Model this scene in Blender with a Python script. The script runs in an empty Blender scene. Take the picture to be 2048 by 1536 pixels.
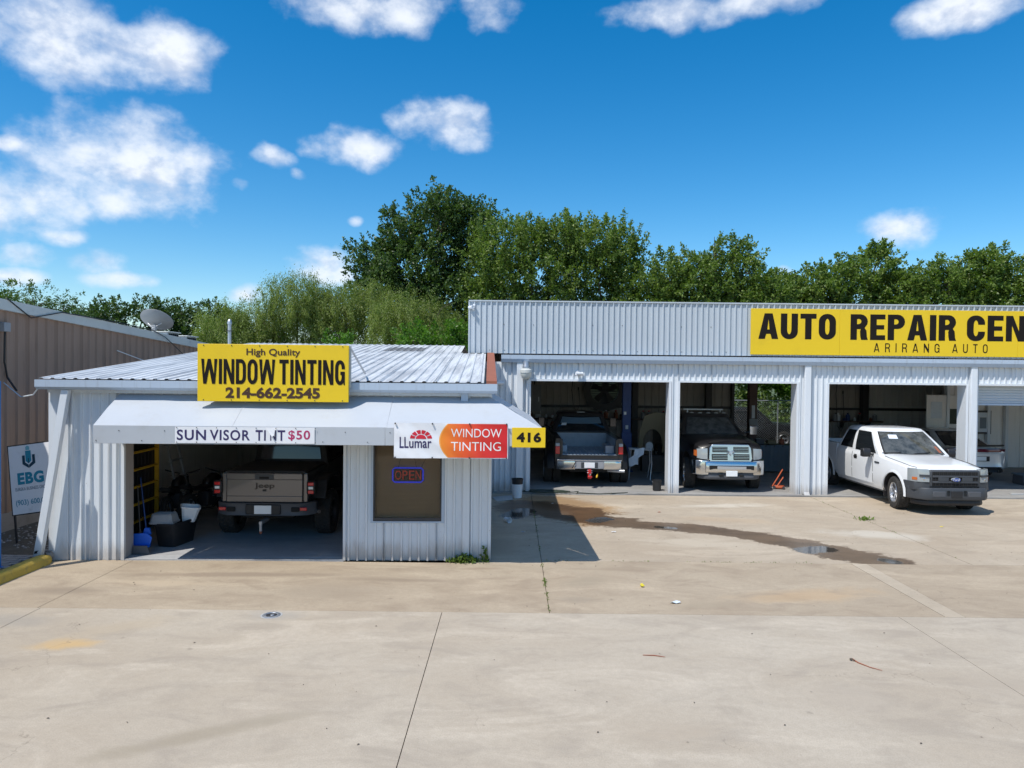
import bpy, bmesh, math, random
import numpy as np
from mathutils import Vector, Matrix, noise
random.seed(7); np.random.seed(7)
S = bpy.context.scene
COL = S.collection
PI = math.pi
rad = math.radians

# ------------------------------------------------------------ camera
cd = bpy.data.cameras.new('camera'); cam = bpy.data.objects.new('camera', cd); COL.objects.link(cam)
cd.sensor_width = 36; cd.lens = 24.96; cd.clip_end = 2000
cam.matrix_world = Matrix.Translation((0, 0, 3.305)) @ Matrix.Rotation(rad(90) - math.atan(23/1420), 4, 'X') @ Matrix.Rotation(0.0105, 4, 'Z')
S.camera = cam
# ------------------------------------------------------------ light
SUNV = Vector((-0.45, -0.42, 1)).normalized()       # towards the sun
SUN_EL = math.asin(SUNV.z); SUN_AZ = math.atan2(SUNV.x, SUNV.y)
sd = bpy.data.lights.new('sun', 'SUN'); sd.energy = 4.3; sd.angle = rad(0.5); sd.color = (1, .955, .88)
sun = bpy.data.objects.new('sun', sd); COL.objects.link(sun)
sun.rotation_euler = (-SUNV).to_track_quat('-Z', 'Y').to_euler(); sun.location = (-10, -10, 20)
S.view_settings.view_transform = 'Standard'; S.view_settings.look = 'None'
S.view_settings.gamma = 1; S.view_settings.use_curve_mapping = False
S.view_settings.exposure = 0.12
S.render.engine = 'CYCLES'
S.cycles.max_bounces = 8; S.cycles.diffuse_bounces = 4; S.cycles.transparent_max_bounces = 12

# ------------------------------------------------------------ node helper
class N:
    def __init__(s, nt):
        s.nt = nt; s.n = nt.nodes; s.l = nt.links
    def new(s, t, **k):
        x = s.n.new(t)
        for a, v in k.items(): setattr(x, a, v)
        return x
    def put(s, sock, v):
        if isinstance(v, bpy.types.NodeSocket): s.l.new(v, sock)
        elif v is not None:
            if hasattr(sock.default_value, '__len__') and not hasattr(v, '__len__'): v = (v,)*len(sock.default_value)
            if hasattr(v, '__len__') and len(v) == 3 and len(sock.default_value) == 4: v = (*v, 1)
            sock.default_value = v
    def math(s, op, a, b=None, c=None, clamp=False):
        x = s.new('ShaderNodeMath', operation=op, use_clamp=clamp)
        for i, v in enumerate((a, b, c)):
            if v is not None: s.put(x.inputs[i], v)
        return x.outputs[0]
    def vmath(s, op, a, b=None):
        x = s.new('ShaderNodeVectorMath', operation=op)
        s.put(x.inputs[0], a)
        if b is not None: s.put(x.inputs[1], b)
        return x.outputs[0]
    def mix(s, f, a, b, mode='MIX'):
        x = s.new('ShaderNodeMix', data_type='RGBA', blend_type=mode)
        s.put(x.inputs[0], f); s.put(x.inputs[6], a); s.put(x.inputs[7], b)
        return x.outputs[2]
    def noise(s, vec, scale, detail=4, rough=.5, dist=0, col=False):
        x = s.new('ShaderNodeTexNoise')
        if vec is not None: s.put(x.inputs['Vector'], vec)
        s.put(x.inputs['Scale'], scale); s.put(x.inputs['Detail'], detail); s.put(x.inputs['Roughness'], rough); s.put(x.inputs['Distortion'], dist)
        return x.outputs[1 if col else 0]
    def ramp(s, f, stops):
        x = s.new('ShaderNodeValToRGB')
        e = x.color_ramp.elements
        while len(e) < len(stops): e.new(.5)
        for el, (p, c) in zip(e, stops):
            el.position = p; el.color = (*c, 1) if hasattr(c, '__len__') else (c, c, c, 1)
        s.put(x.inputs[0], f)
        return x.outputs[0]
    def scale(s, vec, sc):
        x = s.new('ShaderNodeMapping'); s.put(x.inputs[0], vec); x.inputs[3].default_value = sc
        return x.outputs[0]
    def smooth(s, v, a, b):
        x = s.new('ShaderNodeMapRange', interpolation_type='SMOOTHSTEP')
        s.put(x.inputs[0], v); s.put(x.inputs[1], a); s.put(x.inputs[2], b)
        return x.outputs[0]

# ------------------------------------------------------------ sky and clouds
W = bpy.data.worlds.new('World'); S.world = W; W.use_nodes = True
w = N(W.node_tree); w.n.clear()
sky = w.new('ShaderNodeTexSky', sky_type='NISHITA', sun_disc=False)
sky.sun_elevation = SUN_EL; sky.sun_rotation = SUN_AZ; sky.altitude = 100; sky.air_density = 1.0; sky.dust_density = .25; sky.ozone_density = 3.0
hs = w.new('ShaderNodeHueSaturation'); hs.inputs[1].default_value = 1.44; hs.inputs[2].default_value = 1.38; hs.inputs[0].default_value = .496
w.put(hs.inputs[4], sky.outputs[0])
tc = w.new('ShaderNodeTexCoord').outputs['Generated']
sp = w.new('ShaderNodeSeparateXYZ'); w.put(sp.inputs[0], tc)
X, Y, Z = sp.outputs
az = w.math('ARCTAN2', X, Y)
el = w.math('ARCSINE', Z)
wn = w.noise(tc, 6, 3, .6, col=True)
ws = w.new('ShaderNodeSeparateXYZ'); w.put(ws.inputs[0], wn)
azw = w.math('MULTIPLY_ADD', w.math('SUBTRACT', ws.outputs[0], .5), .09, az)
elw = w.math('MULTIPLY_ADD', w.math('SUBTRACT', ws.outputs[1], .5), .045, el)
CL = [(-0.582,0.378,0.088,0.049,1),(-0.521,0.374,0.055,0.036,.9),(-0.466,0.376,0.065,0.036,1),(-0.504,0.256,0.105,0.05,1),(-0.606,0.193,0.064,0.053,.75),(-0.472,0.213,0.069,0.035,.85),(-0.211,0.464,0.115,0.028,.9),(-0.038,0.469,0.042,0.026,.75),(-0.214,0.301,0.062,0.022,.75),(-0.101,0.336,0.058,0.030,1),(-0.316,0.275,0.03,0.014,.75),(-0.363,0.235,0.016,0.010,.7),(0.278,0.46,0.135,0.019,.9),(0.568,0.414,0.077,0.022,.8),(0.5,0.182,0.05,0.022,.85),(-0.251,0.14,0.042,0.024,.9),(-0.354,0.1,0.026,0.014,1),(-0.531,0.125,0.034,0.017,.95),(-0.504,0.106,0.043,0.012,1),(-0.606,0.101,0.03,0.012,.9),(-0.60,0.13,0.03,0.016,.9),(-0.57,0.155,0.03,0.014,.8),(-0.615,0.253,0.02,0.008,.8),(-0.221,0.204,0.014,0.007,.6),(-0.284,0.261,0.012,0.008,.6),(0.355,0.132,0.018,0.01,.7)]
acc = None
for a, e, ra, re, st in CL:
    u = w.math('MULTIPLY', w.math('SUBTRACT', azw, a), 1/(ra*1.02)); v = w.math('MULTIPLY', w.math('SUBTRACT', elw, e), 1/(re*1.05))
    q = w.math('SUBTRACT', st, w.math('ADD', w.math('MULTIPLY', u, u), w.math('MULTIPLY', v, v)))
    acc = q if acc is None else w.math('MAXIMUM', acc, q)
# more cumulus of the same sort all round, outside the part the list describes
gen = w.noise(w.scale(tc, (1, 1, 2.6)), 2.2, 2, .5)
genv = w.math('MULTIPLY', w.math('SUBTRACT', gen, .56), 9)
outside = w.math('MAXIMUM', w.smooth(w.math('ABSOLUTE', az), .66, .8), w.smooth(el, .5, .58))
acc = w.math('ADD', w.math('MULTIPLY', w.math('MAXIMUM', acc, -2.5), w.math('SUBTRACT', 1, outside)), w.math('MULTIPLY', w.math('MAXIMUM', genv, -2.5), outside))
fb = w.noise(w.scale(tc, (1, 1, 1.35)), 14, 9, .54)
fl = w.noise(w.scale(tc, (1, 1, 1.4)), 42, 6, .6)
dens = w.math('ADD', acc, w.math('MULTIPLY', w.math('SUBTRACT', fb, .5), 4.4))
dens = w.math('ADD', dens, w.math('MULTIPLY', w.math('SUBTRACT', fl, .5), .7))
alpha = w.math('MULTIPLY', w.smooth(dens, -.55, 1.5), .94)
# thickness from the sun side gives the light tops and the greyer bellies
fb2 = w.noise(w.scale(w.vmath('ADD', tc, (-.010, 0, .015)), (1, 1, 1.35)), 14, 9, .54)
rel = w.smooth(w.math('SUBTRACT', fb, fb2), -.11, .07)
ccol = w.mix(rel, (5.6, 6.3, 7.7), (8.7, 9.1, 9.7))
ccol = w.mix(w.smooth(dens, .2, 1.8), w.mix(.5, ccol, (7.0, 7.8, 9.2)), ccol)
fin = w.mix(alpha, hs.outputs[0], ccol)
# warm white of low air
bg = w.new('ShaderNodeBackground'); w.put(bg.inputs[0], fin); bg.inputs[1].default_value = .105
wo = w.new('ShaderNodeOutputWorld'); w.l.new(bg.outputs[0], wo.inputs[0])

# ------------------------------------------------------------ mesh helpers
class MB:
    def __init__(s): s.v = []; s.f = []; s.m = []
    def add(s, vs, fs, mi=0):
        o = len(s.v); s.v += [tuple(p) for p in vs]; s.f += [tuple(i+o for i in f) for f in fs]; s.m += [mi]*len(fs); return s
    def box(s, x0, x1, y0, y1, z0, z1, mi=0):
        vs = [(x, y, z) for z in (z0, z1) for y in (y0, y1) for x in (x0, x1)]
        return s.add(vs, [(0,2,3,1),(4,5,7,6),(0,1,5,4),(2,6,7,3),(0,4,6,2),(1,3,7,5)], mi)
    def prism(s, poly, a, b, axis='y', mi=0):       # poly 2D extruded along axis
        def P(p, t): return {'y': (p[0], t, p[1]), 'x': (t, p[0], p[1]), 'z': (p[0], p[1], t)}[axis]
        n = len(poly); vs = [P(p, a) for p in poly]+[P(p, b) for p in poly]
        return s.add(vs, [tuple(range(n-1, -1, -1)), tuple(range(n, 2*n))]+[(i, (i+1) % n, n+(i+1) % n, n+i) for i in range(n)], mi)
    def tube(s, pts, r, n=8, mi=0, cap=True):
        pts = [Vector(p) for p in pts]; rs = r if hasattr(r, '__len__') else [r]*len(pts)
        up = Vector((.13, .27, .95)); rings = []
        for i, p in enumerate(pts):
            d = (pts[min(i+1, len(pts)-1)]-pts[max(i-1, 0)])
            if d.length < 1e-9: d = Vector((0, 0, 1))
            d.normalize(); a = d.cross(up)
            if a.length < .05: a = d.cross(Vector((1, 0, 0)))
            a.normalize(); b = d.cross(a)
            rings.append([p+(a*math.cos(2*PI*k/n)+b*math.sin(2*PI*k/n))*rs[i] for k in range(n)])
        vs = [q for rg in rings for q in rg]; fs = []
        for i in range(len(pts)-1):
            for k in range(n): fs.append((i*n+k, i*n+(k+1) % n, (i+1)*n+(k+1) % n, (i+1)*n+k))
        if cap: fs += [tuple(range(n-1, -1, -1)), tuple(range(len(vs)-n, len(vs)))]
        return s.add(vs, fs, mi)
    def lathe(s, prof, n=24, axis='z', c=(0, 0, 0), mi=0, a0=0, a1=2*PI):   # prof: (radius, height)
        full = abs(a1-a0-2*PI) < 1e-6; m = n if full else n+1; vs = []
        for r, h in prof:
            for k in range(m):
                a = a0+(a1-a0)*k/n; u, v = r*math.cos(a), r*math.sin(a)
                p = {'z': (u, v, h), 'y': (u, h, v), 'x': (h, u, v)}[axis]
                vs.append((p[0]+c[0], p[1]+c[1], p[2]+c[2]))
        fs = []
        for i in range(len(prof)-1):
            for k in range(n if not full else n):
                k2 = (k+1) % m
                fs.append((i*m+k, i*m+k2, (i+1)*m+k2, (i+1)*m+k))
        return s.add(vs, fs, mi)
    def ribbon(s, fn, us, vs_, mi=0):
        vs = [fn(u, v) for v in vs_ for u in us]; n = len(us)
        return s.add(vs, [(j*n+i, j*n+i+1, (j+1)*n+i+1, (j+1)*n+i) for j in range(len(vs_)-1) for i in range(n-1)], mi)
    def mesh(s, name, mats, smooth=None, recalc=True):
        me = bpy.data.meshes.new(name); me.from_pydata(s.v, [], s.f)
        for m_ in (mats if isinstance(mats, (list, tuple)) else [mats]): me.materials.append(m_)
        me.polygons.foreach_set('material_index', s.m)
        if recalc:
            bm = bmesh.new(); bm.from_mesh(me); bmesh.ops.recalc_face_normals(bm, faces=bm.faces); bm.to_mesh(me); bm.free()
        if smooth is not None: shade(me, smooth)
        me.update(); return me
    def build(s, name, mats, parent=None, smooth=None, loc=None, rot=None, bevel=0, recalc=True, **tags):
        o = bpy.data.objects.new(name, s.mesh(name, mats, smooth, recalc)); COL.objects.link(o)
        if parent: o.parent = parent
        if loc: o.location = loc
        if rot: o.rotation_euler = rot
        if bevel:
            b = o.modifiers.new('bevel', 'BEVEL'); b.width = bevel; b.segments = 2; b.limit_method = 'ANGLE'; b.angle_limit = rad(40)
            if smooth is None: shade(o.data, 50)
        for k, v in tags.items(): o[k] = v
        return o
def shade(me, ang):
    me.polygons.foreach_set('use_smooth', [True]*len(me.polygons)); me.set_sharp_from_angle(angle=rad(ang))
def thing(name, label, cat, loc=(0, 0, 0), rotz=0, group=None):
    o = bpy.data.objects.new(name, None); COL.objects.link(o); o.empty_display_size = .2
    o.location = loc; o.rotation_euler = (0, 0, rotz); o['label'] = label; o['category'] = cat
    if group: o['group'] = group
    return o
def tag(o, label, cat, group=None):
    o['label'] = label; o['category'] = cat
    if group: o['group'] = group
    return o
def struct(o): o['kind'] = 'structure'; return o
def kids(o): return [c for c in bpy.data.objects if c.parent == o]
def dup(root, loc=None, rotz=None, label=None):
    def cp(o, par):
        c = o.copy(); COL.objects.link(c); c.parent = par
        for ch in kids(o): cp(ch, c)
        return c
    r = cp(root, None)
    if loc is not None: r.location = loc
    if rotz is not None: r.rotation_euler = (0, 0, rotz)
    if label: r['label'] = label
    return r
def bake(o, mats=None):          # apply modifiers without bpy.ops
    dg = bpy.context.evaluated_depsgraph_get(); dg.update()
    me = bpy.data.meshes.new_from_object(o.evaluated_get(dg)); o.modifiers.clear(); o.data = me; return o
_tc = {}
def text_mesh(txt, bold=0, spacing=1.0):
    k = (txt, bold, spacing)
    if k in _tc: return _tc[k]
    cu = bpy.data.curves.new('t', 'FONT'); cu.body = txt; cu.size = 1; cu.offset = bold; cu.space_character = spacing; cu.resolution_u = 4
    ob = bpy.data.objects.new('t', cu); COL.objects.link(ob)
    dg = bpy.context.evaluated_depsgraph_get(); dg.update()
    me = bpy.data.meshes.new_from_object(ob.evaluated_get(dg))
    v = [tuple(p.co) for p in me.vertices]; f = [tuple(p.vertices) for p in me.polygons]
    bpy.data.objects.remove(ob); bpy.data.curves.remove(cu)
    _tc[k] = (v, f); return v, f
def letters(txt, x0, x1, z0, z1, y, mat, parent, bold=0, spacing=1.0, name='lettering', fn=None):
    """flat lettering in the local x-z plane, facing -y, stretched to the given box"""
    v, f = text_mesh(txt, bold, spacing)
    xs = [p[0] for p in v]; ys = [p[1] for p in v]; a, b, c, d = min(xs), max(xs), min(ys), max(ys)
    vs = []
    for p in v:
        q = (x0+(p[0]-a)/(b-a)*(x1-x0), y, z0+(p[1]-c)/(d-c)*(z1-z0))
        vs.append(q)
    if fn:      # cut finely so that the print follows the cloth
        bm = bmesh.new(); bv = [bm.verts.new(q) for q in vs]
        for q in f: bm.faces.new([bv[i] for i in q])
        for lo, hi, no, ax, st in ((x0, x1, (1, 0, 0), 0, .03), (z0, z1, (0, 0, 1), 2, .045)):
            t = lo+st
            while t < hi:
                co = [0, 0, 0]; co[ax] = t
                bmesh.ops.bisect_plane(bm, geom=bm.verts[:]+bm.edges[:]+bm.faces[:], plane_co=co, plane_no=no); t += st
        bm.verts.index_update(); vs = [fn(*p.co) for p in bm.verts]; f = [tuple(p.index for p in q.verts) for q in bm.faces]; bm.free()
    m = MB(); m.add(vs, f)
    return m.build(name, mat, parent, recalc=False)

# heavy condensed block capitals drawn as outlines (unit height), stem widths v and h
def glyph(ch, w, v, h):
    def arc(cx, cz, rx, rz, a0, a1, n=8): return [(cx+rx*math.cos(rad(a0+(a1-a0)*i/n)), cz+rz*math.sin(rad(a0+(a1-a0)*i/n))) for i in range(n+1)]
    def rr(x0, x1, z0, z1, rx, rz): return arc(x1-rx, z1-rz, rx, rz, 0, 90)+arc(x0+rx, z1-rz, rx, rz, 90, 180)+arc(x0+rx, z0+rz, rx, rz, 180, 270)+arc(x1-rx, z0+rz, rx, rz, 270, 360)
    R, RZ = w*.48, .30; r, rz = max(w/2-v, .02), .20
    if ch == 'I': return [[(0, 0), (v, 0), (v, 1), (0, 1)]]
    if ch == 'T': c = w/2; return [[(c-v/2, 0), (c+v/2, 0), (c+v/2, 1-h), (w, 1-h), (w, 1), (0, 1), (0, 1-h), (c-v/2, 1-h)]]
    if ch == 'E': return [[(0, 0), (w, 0), (w, h), (v, h), (v, .5-h*.45), (w*.93, .5-h*.45), (w*.93, .5+h*.45), (v, .5+h*.45), (v, 1-h), (w, 1-h), (w, 1), (0, 1)]]
    if ch == 'N': return [[(0, 0), (v*.9, 0), (v*.9, .62), (w-v*1.02, 0), (w, 0), (w, 1), (w-v*.9, 1), (w-v*.9, .40), (v*1.02, 1), (0, 1)]]
    if ch == 'W': q = v*.95; return [[(w*.13, 0), (w*.13+q*1.05, 0), (w*.5, .62), (w*.87-q*1.05, 0), (w*.87, 0), (w, 1), (w-q, 1), (w*.80, .36), (w*.5+q*.5, 1), (w*.5-q*.5, 1), (w*.20, .36), (q, 1), (0, 1)]]
    if ch == 'A': c = w/2; return [[(0, 0), (v, 0), (v+w*.07, .2), (w-v-w*.07, .2), (w-v, 0), (w, 0), (c+v*.62, 1), (c-v*.62, 1)], [(v+w*.12, .2+h*.9), (w-v-w*.12, .2+h*.9), (c, .78)]]
    if ch == 'O': return [rr(0, w, 0, 1, R, RZ), rr(v, w-v, h, 1-h, r, rz)]
    if ch == 'D': return [arc(w-R, 1-RZ, R, RZ, 90, 0)[::-1]+[(0, 1), (0, 0)]+arc(w-R, RZ, R, RZ, 270, 360), [(v, h)]+arc(w-v-r*.8, h+rz, r*.8, rz, 270, 360)+arc(w-v-r*.8, 1-h-rz, r*.8, rz, 0, 90)+[(v, 1-h)]]
    if ch == 'U': return [[(0, 1), (v, 1)]+[(v, h+rz)]+arc(v+r, h+rz, r, rz, 180, 360)[1:]+[(w-v, 1), (w, 1)]+arc(w-R, RZ, R, RZ, 360, 270)+arc(R, RZ, R, RZ, 270, 180)]
    if ch in 'PR':
        o = arc(w-w*.42, 1-.28, w*.42, .28, 90, -70)[::-1] if False else arc(w-w*.42, .72, w*.42, .28, 90, -90)
        hole = [(v, 1-h), (v, .44+h*.9)]+arc(w-v-w*.16, .72, w*.16, .28-h*.93, -90, 90)
        if ch == 'P': return [[(0, 0), (0, 1)]+o+[(v, .44), (v, 0)], hole]
        return [[(0, 0), (0, 1)]+o[:-2]+[(w*.82, .47), (w*.93, .36), (w*.96, .12), (w*1.02, 0), (w*1.02-v*1.08, 0), (w*.93-v*.95, .14), (w*.93-v, .34), (w*.6, .42), (v, .42), (v, 0)], hole]
    if ch in 'CG':
        out = [(w, .64), (w, 1-RZ)]+arc(w-R, 1-RZ, R, RZ, 0, 90)[1:]+arc(R, 1-RZ, R, RZ, 90, 180)+arc(R, RZ, R, RZ, 180, 270)
        if ch == 'C': return [out+arc(w-R, RZ, R, RZ, 270, 360)+[(w, .37), (w-v, .37)]+arc(w-v-r, h+rz, r, rz, 0, -90)+arc(v+r, h+rz, r, rz, 270, 180)+arc(v+r, 1-h-rz, r, rz, 180, 90)+arc(w-v-r, 1-h-rz, r, rz, 90, 0)+[(w-v, .64)]]
        return [out+arc(w-R, RZ, R, RZ, 270, 300)+[(w*.86, .10), (w*.88, 0), (w, 0), (w, .54), (w*.54, .54), (w*.54, .54-h*.9), (w-v, .54-h*.9)]+[(w-v, h+rz)]+arc(w-v-r, h+rz, r, rz, 0, -90)+arc(v+r, h+rz, r, rz, 270, 180)+arc(v+r, 1-h-rz, r, rz, 180, 90)+arc(w-v-r, 1-h-rz, r, rz, 90, 0)+[(w-v, .64)]]
def block(txt, x0, x1, z0, z1, y, mat_, parent, stem=.24, hbar=.19, gap=.09):
    # every letter is a part of its own
    W_ = {'I': stem, 'W': 1.02, 'A': .74, 'T': .60, 'E': .56, 'N': .68}; H_ = z1-z0
    ws = [W_.get(c, .64) for c in txt]; tot = sum(ws)+gap*(len(txt)-1); k = (x1-x0)/tot; x = x0
    for c, w_ in zip(txt, ws):
        cu = bpy.data.curves.new('g', 'CURVE'); cu.dimensions = '2D'; cu.fill_mode = 'BOTH'
        for cont in glyph(c, w_*k/H_, stem*k/H_, hbar):
            sp = cu.splines.new('POLY'); sp.points.add(len(cont)-1); sp.use_cyclic_u = True
            for p_, q in zip(sp.points, cont): p_.co = (q[0], q[1], 0, 1)
        ob = bpy.data.objects.new('g', cu); COL.objects.link(ob); dg = bpy.context.evaluated_depsgraph_get(); dg.update()
        me = bpy.data.meshes.new_from_object(ob.evaluated_get(dg)); m = MB(); m.add([(x+p_.co.x*H_, y, z0+p_.co.y*H_) for p_ in me.vertices], [tuple(p_.vertices) for p_ in me.polygons])
        bpy.data.objects.remove(ob); bpy.data.curves.remove(cu); m.build('letter', mat_, parent, recalc=False); x += (w_+gap)*k

# ------------------------------------------------------------ materials
M = {}
def mat(name, col, rough=.5, metal=0, emit=None, spec=None, coat=0):
    m = bpy.data.materials.new(name); m.use_nodes = True; b = m.node_tree.nodes['Principled BSDF']
    b.inputs['Base Color'].default_value = (*col, 1); b.inputs['Roughness'].default_value = rough; b.inputs['Metallic'].default_value = metal
    if emit: b.inputs['Emission Color'].default_value = (*emit[0], 1); b.inputs['Emission Strength'].default_value = emit[1]
    if spec is not None: b.inputs['Specular IOR Level'].default_value = spec
    if coat: b.inputs['Coat Weight'].default_value = coat; b.inputs['Coat Roughness'].default_value = .05
    M[name] = m; return m
def worn(name, col, rough=.5, metal=0, var=.12, scale=3, dirt=(.25, .2, .15), dirt_amt=.25, streak=False, bump=0, coat=0, world=False):
    m = mat(name, col, rough, metal, coat=coat); k = N(m.node_tree); b = m.node_tree.nodes['Principled BSDF']
    if world: P_ = k.new('ShaderNodeNewGeometry').outputs['Position']
    else: P_ = k.new('ShaderNodeTexCoord').outputs['Object']
    n1 = k.noise(P_, scale, 5, .6); c = k.mix(n1, tuple(x*(1-var) for x in col), tuple(min(x*(1+var), 1) for x in col))
    pd = k.scale(P_, (7, 7, .5)) if streak else P_
    n2 = k.noise(pd, scale*1.7, 6, .7)
    c = k.mix(k.math('MULTIPLY', k.smooth(n2, .5, .78), dirt_amt), c, dirt)
    k.put(b.inputs['Base Color'], c)
    k.put(b.inputs['Roughness'], k.math('MULTIPLY_ADD', n2, .03 if coat else .25, max(rough-(.015 if coat else .1), .02), clamp=True))
    if bump:
        bp = k.new('ShaderNodeBump'); bp.inputs['Strength'].default_value = bump; bp.inputs['Distance'].default_value = .02
        k.put(bp.inputs['Height'], k.noise(P_, scale*6, 5, .6)); k.put(b.inputs['Normal'], bp.outputs[0])
    return m
worn('white_wall', (.68, .72, .76), .42, 0, .04, 1.3, (.42, .41, .38), .30, True, world=True, bump=.06)
def grime(m):      # splash dirt and rust creeping up from the wall foot
    k = N(m.node_tree); b = m.node_tree.nodes['Principled BSDF']; P_ = k.new('ShaderNodeNewGeometry').outputs['Position']
    s_ = k.new('ShaderNodeSeparateXYZ'); k.put(s_.inputs[0], P_); base = b.inputs['Base Color'].links[0].from_socket
    h_ = k.math('ADD', s_.outputs[2], k.math('MULTIPLY', k.noise(k.scale(P_, (3, 3, .6)), 2.2, 5, .7), -.55))
    c = k.mix(k.math('MULTIPLY', k.smooth(h_, .12, -.22), .55), base, (.30, .25, .20)); sp_ = k.noise(P_, 34, 3, .5)
    c = k.mix(k.math('MULTIPLY', k.smooth(sp_, .70, .76), .5), c, (.25, .20, .16)); k.put(b.inputs['Base Color'], c)
grime(M['white_wall'])
worn('parapet_metal', (.47, .52, .57), .38, 0, .04, .9, (.36, .38, .40), .18, True, world=True, bump=.04)
worn('trim_metal', (.42, .50, .60), .45, 0, .06, 1.5, (.2, .2, .2), .35, True, world=True)
worn('awning_metal', (.46, .49, .53), .42, 0, .05, 1.1, (.36, .35, .33), .35, world=True, bump=.10)
worn('brown_siding', (.315, .21, .155), .6, 0, .10, 1.2, (.16, .10, .07), .5, True, world=True, bump=.05)
worn('brown_trim', (.55, .57, .55), .5, 0, .08, 1.2, (.2, .2, .2), .3)
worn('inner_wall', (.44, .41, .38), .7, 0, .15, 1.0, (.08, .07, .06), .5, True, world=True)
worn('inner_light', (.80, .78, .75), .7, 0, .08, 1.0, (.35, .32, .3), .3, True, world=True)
worn('rust', (.30, .10, .055), .8, 0, .25, 4, (.12, .05, .03), .5)
worn('yellow_sign', (.80, .545, .012), .35, 0, .03, .8, (.55, .36, .02), .25, world=True)
worn('yellow_rack', (.70, .42, .03), .5, 0, .1, 4, (.2, .12, .03), .4)
worn('kerb_yellow', (.55, .37, .06), .75, 0, .15, 5, (.20, .17, .10), .75, bump=.3)
mat('black_print', (.014, .011, .010), .7, spec=.15); mat('brown_print', (.06, .025, .012), .45)
mat('navy_print', (.03, .02, .10), .45); mat('magenta_print', (.42, .03, .12), .45)
mat('white_print', (.82, .82, .82), .45); mat('red_print', (.56, .012, .03), .45); mat('teal_print', (.02, .25, .36), .5); mat('dark_teal', (.01, .05, .085), .5); mat('grey_print', (.16, .2, .24), .5); mat('pale_teal', (.18, .45, .52), .5)
worn('dark_steel', (.06, .06, .065), .5, .4, .2, 5, (.12, .06, .03), .3)
worn('galv', (.45, .47, .5), .4, .7, .1, 5, (.2, .18, .16), .3)
worn('blue_steel', (.02, .06, .22), .5, 0, .15, 3, (.03, .03, .04), .4)
worn('brown_steel', (.10, .06, .05), .6, 0, .2, 3, (.04, .03, .03), .4)
worn('black_plastic', (.016, .016, .018), .5, 0, .15, 4, (.06, .055, .05), .4)
worn('grey_plastic', (.30, .31, .33), .5, 0, .1, 4, (.1, .1, .1), .3)
worn('grey_plastic_dark', (.075, .08, .09), .55, 0, .1, 4, (.12, .11, .1), .4)
worn('white_plastic', (.75, .77, .8), .4, 0, .05, 4, (.3, .3, .3), .25)
worn('tyre', (.028, .027, .026), .85, 0, .25, 9, (.14, .12, .10), .55, bump=.4)
worn('blue_plastic', (.01, .12, .62), .4, 0, .1, 4, (.05, .06, .1), .2)
worn('wood_grey', (.40, .40, .39), .8, 0, .2, 3, (.15, .13, .1), .5)
mat('black_void', (.008, .008, .008), .8)
mat('chrome', (.60, .61, .62), .16, 1); mat('alloy', (.58, .60, .64), .3, .85)
mat('glass_dark', (.012, .015, .018), .05, 0, spec=.7)
mat('red_lens', (.55, .01, .015), .15, 0, coat=.6); mat('white_lens', (.30, .33, .34), .08, 0, coat=.6); mat('amber_lens', (.5, .13, .03), .15, coat=.5)
worn('hitch_red', (.5, .02, .02), .45, 0, .15, 9, (.3, .3, .3), .4)
mat('plate_white', (.80, .82, .83), .4)
mat('mirror_glass', (.5, .55, .6), .04, 1)
worn('paper', (.62, .68, .74), .8, 0, .1, 6, (.4, .4, .4), .2)
def mk_roof():
    m = mat('roof_metal', (.6, .62, .64), .5); k = N(m.node_tree); b = m.node_tree.nodes['Principled BSDF']
    P_ = k.new('ShaderNodeNewGeometry').outputs['Position']
    a = k.noise(k.scale(P_, (6, .35, 1)), 1.1, 6, .65); c = k.noise(k.scale(P_, (26, .8, 1)), 1, 5, .7); d = k.noise(P_, .6, 3)
    t = k.smooth(k.math('ADD', k.math('MULTIPLY', a, .65), k.math('MULTIPLY', c, .35)), .44, .60)
    colr = k.mix(t, (.68, .70, .71), (.44, .455, .47))
    colr = k.mix(k.math('MULTIPLY', k.smooth(d, .5, .7), .35), colr, (.28, .30, .33))
    k.put(b.inputs['Base Color'], colr); b.inputs['Metallic'].default_value = .15; b.inputs['Roughness'].default_value = .55
mk_roof()
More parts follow.
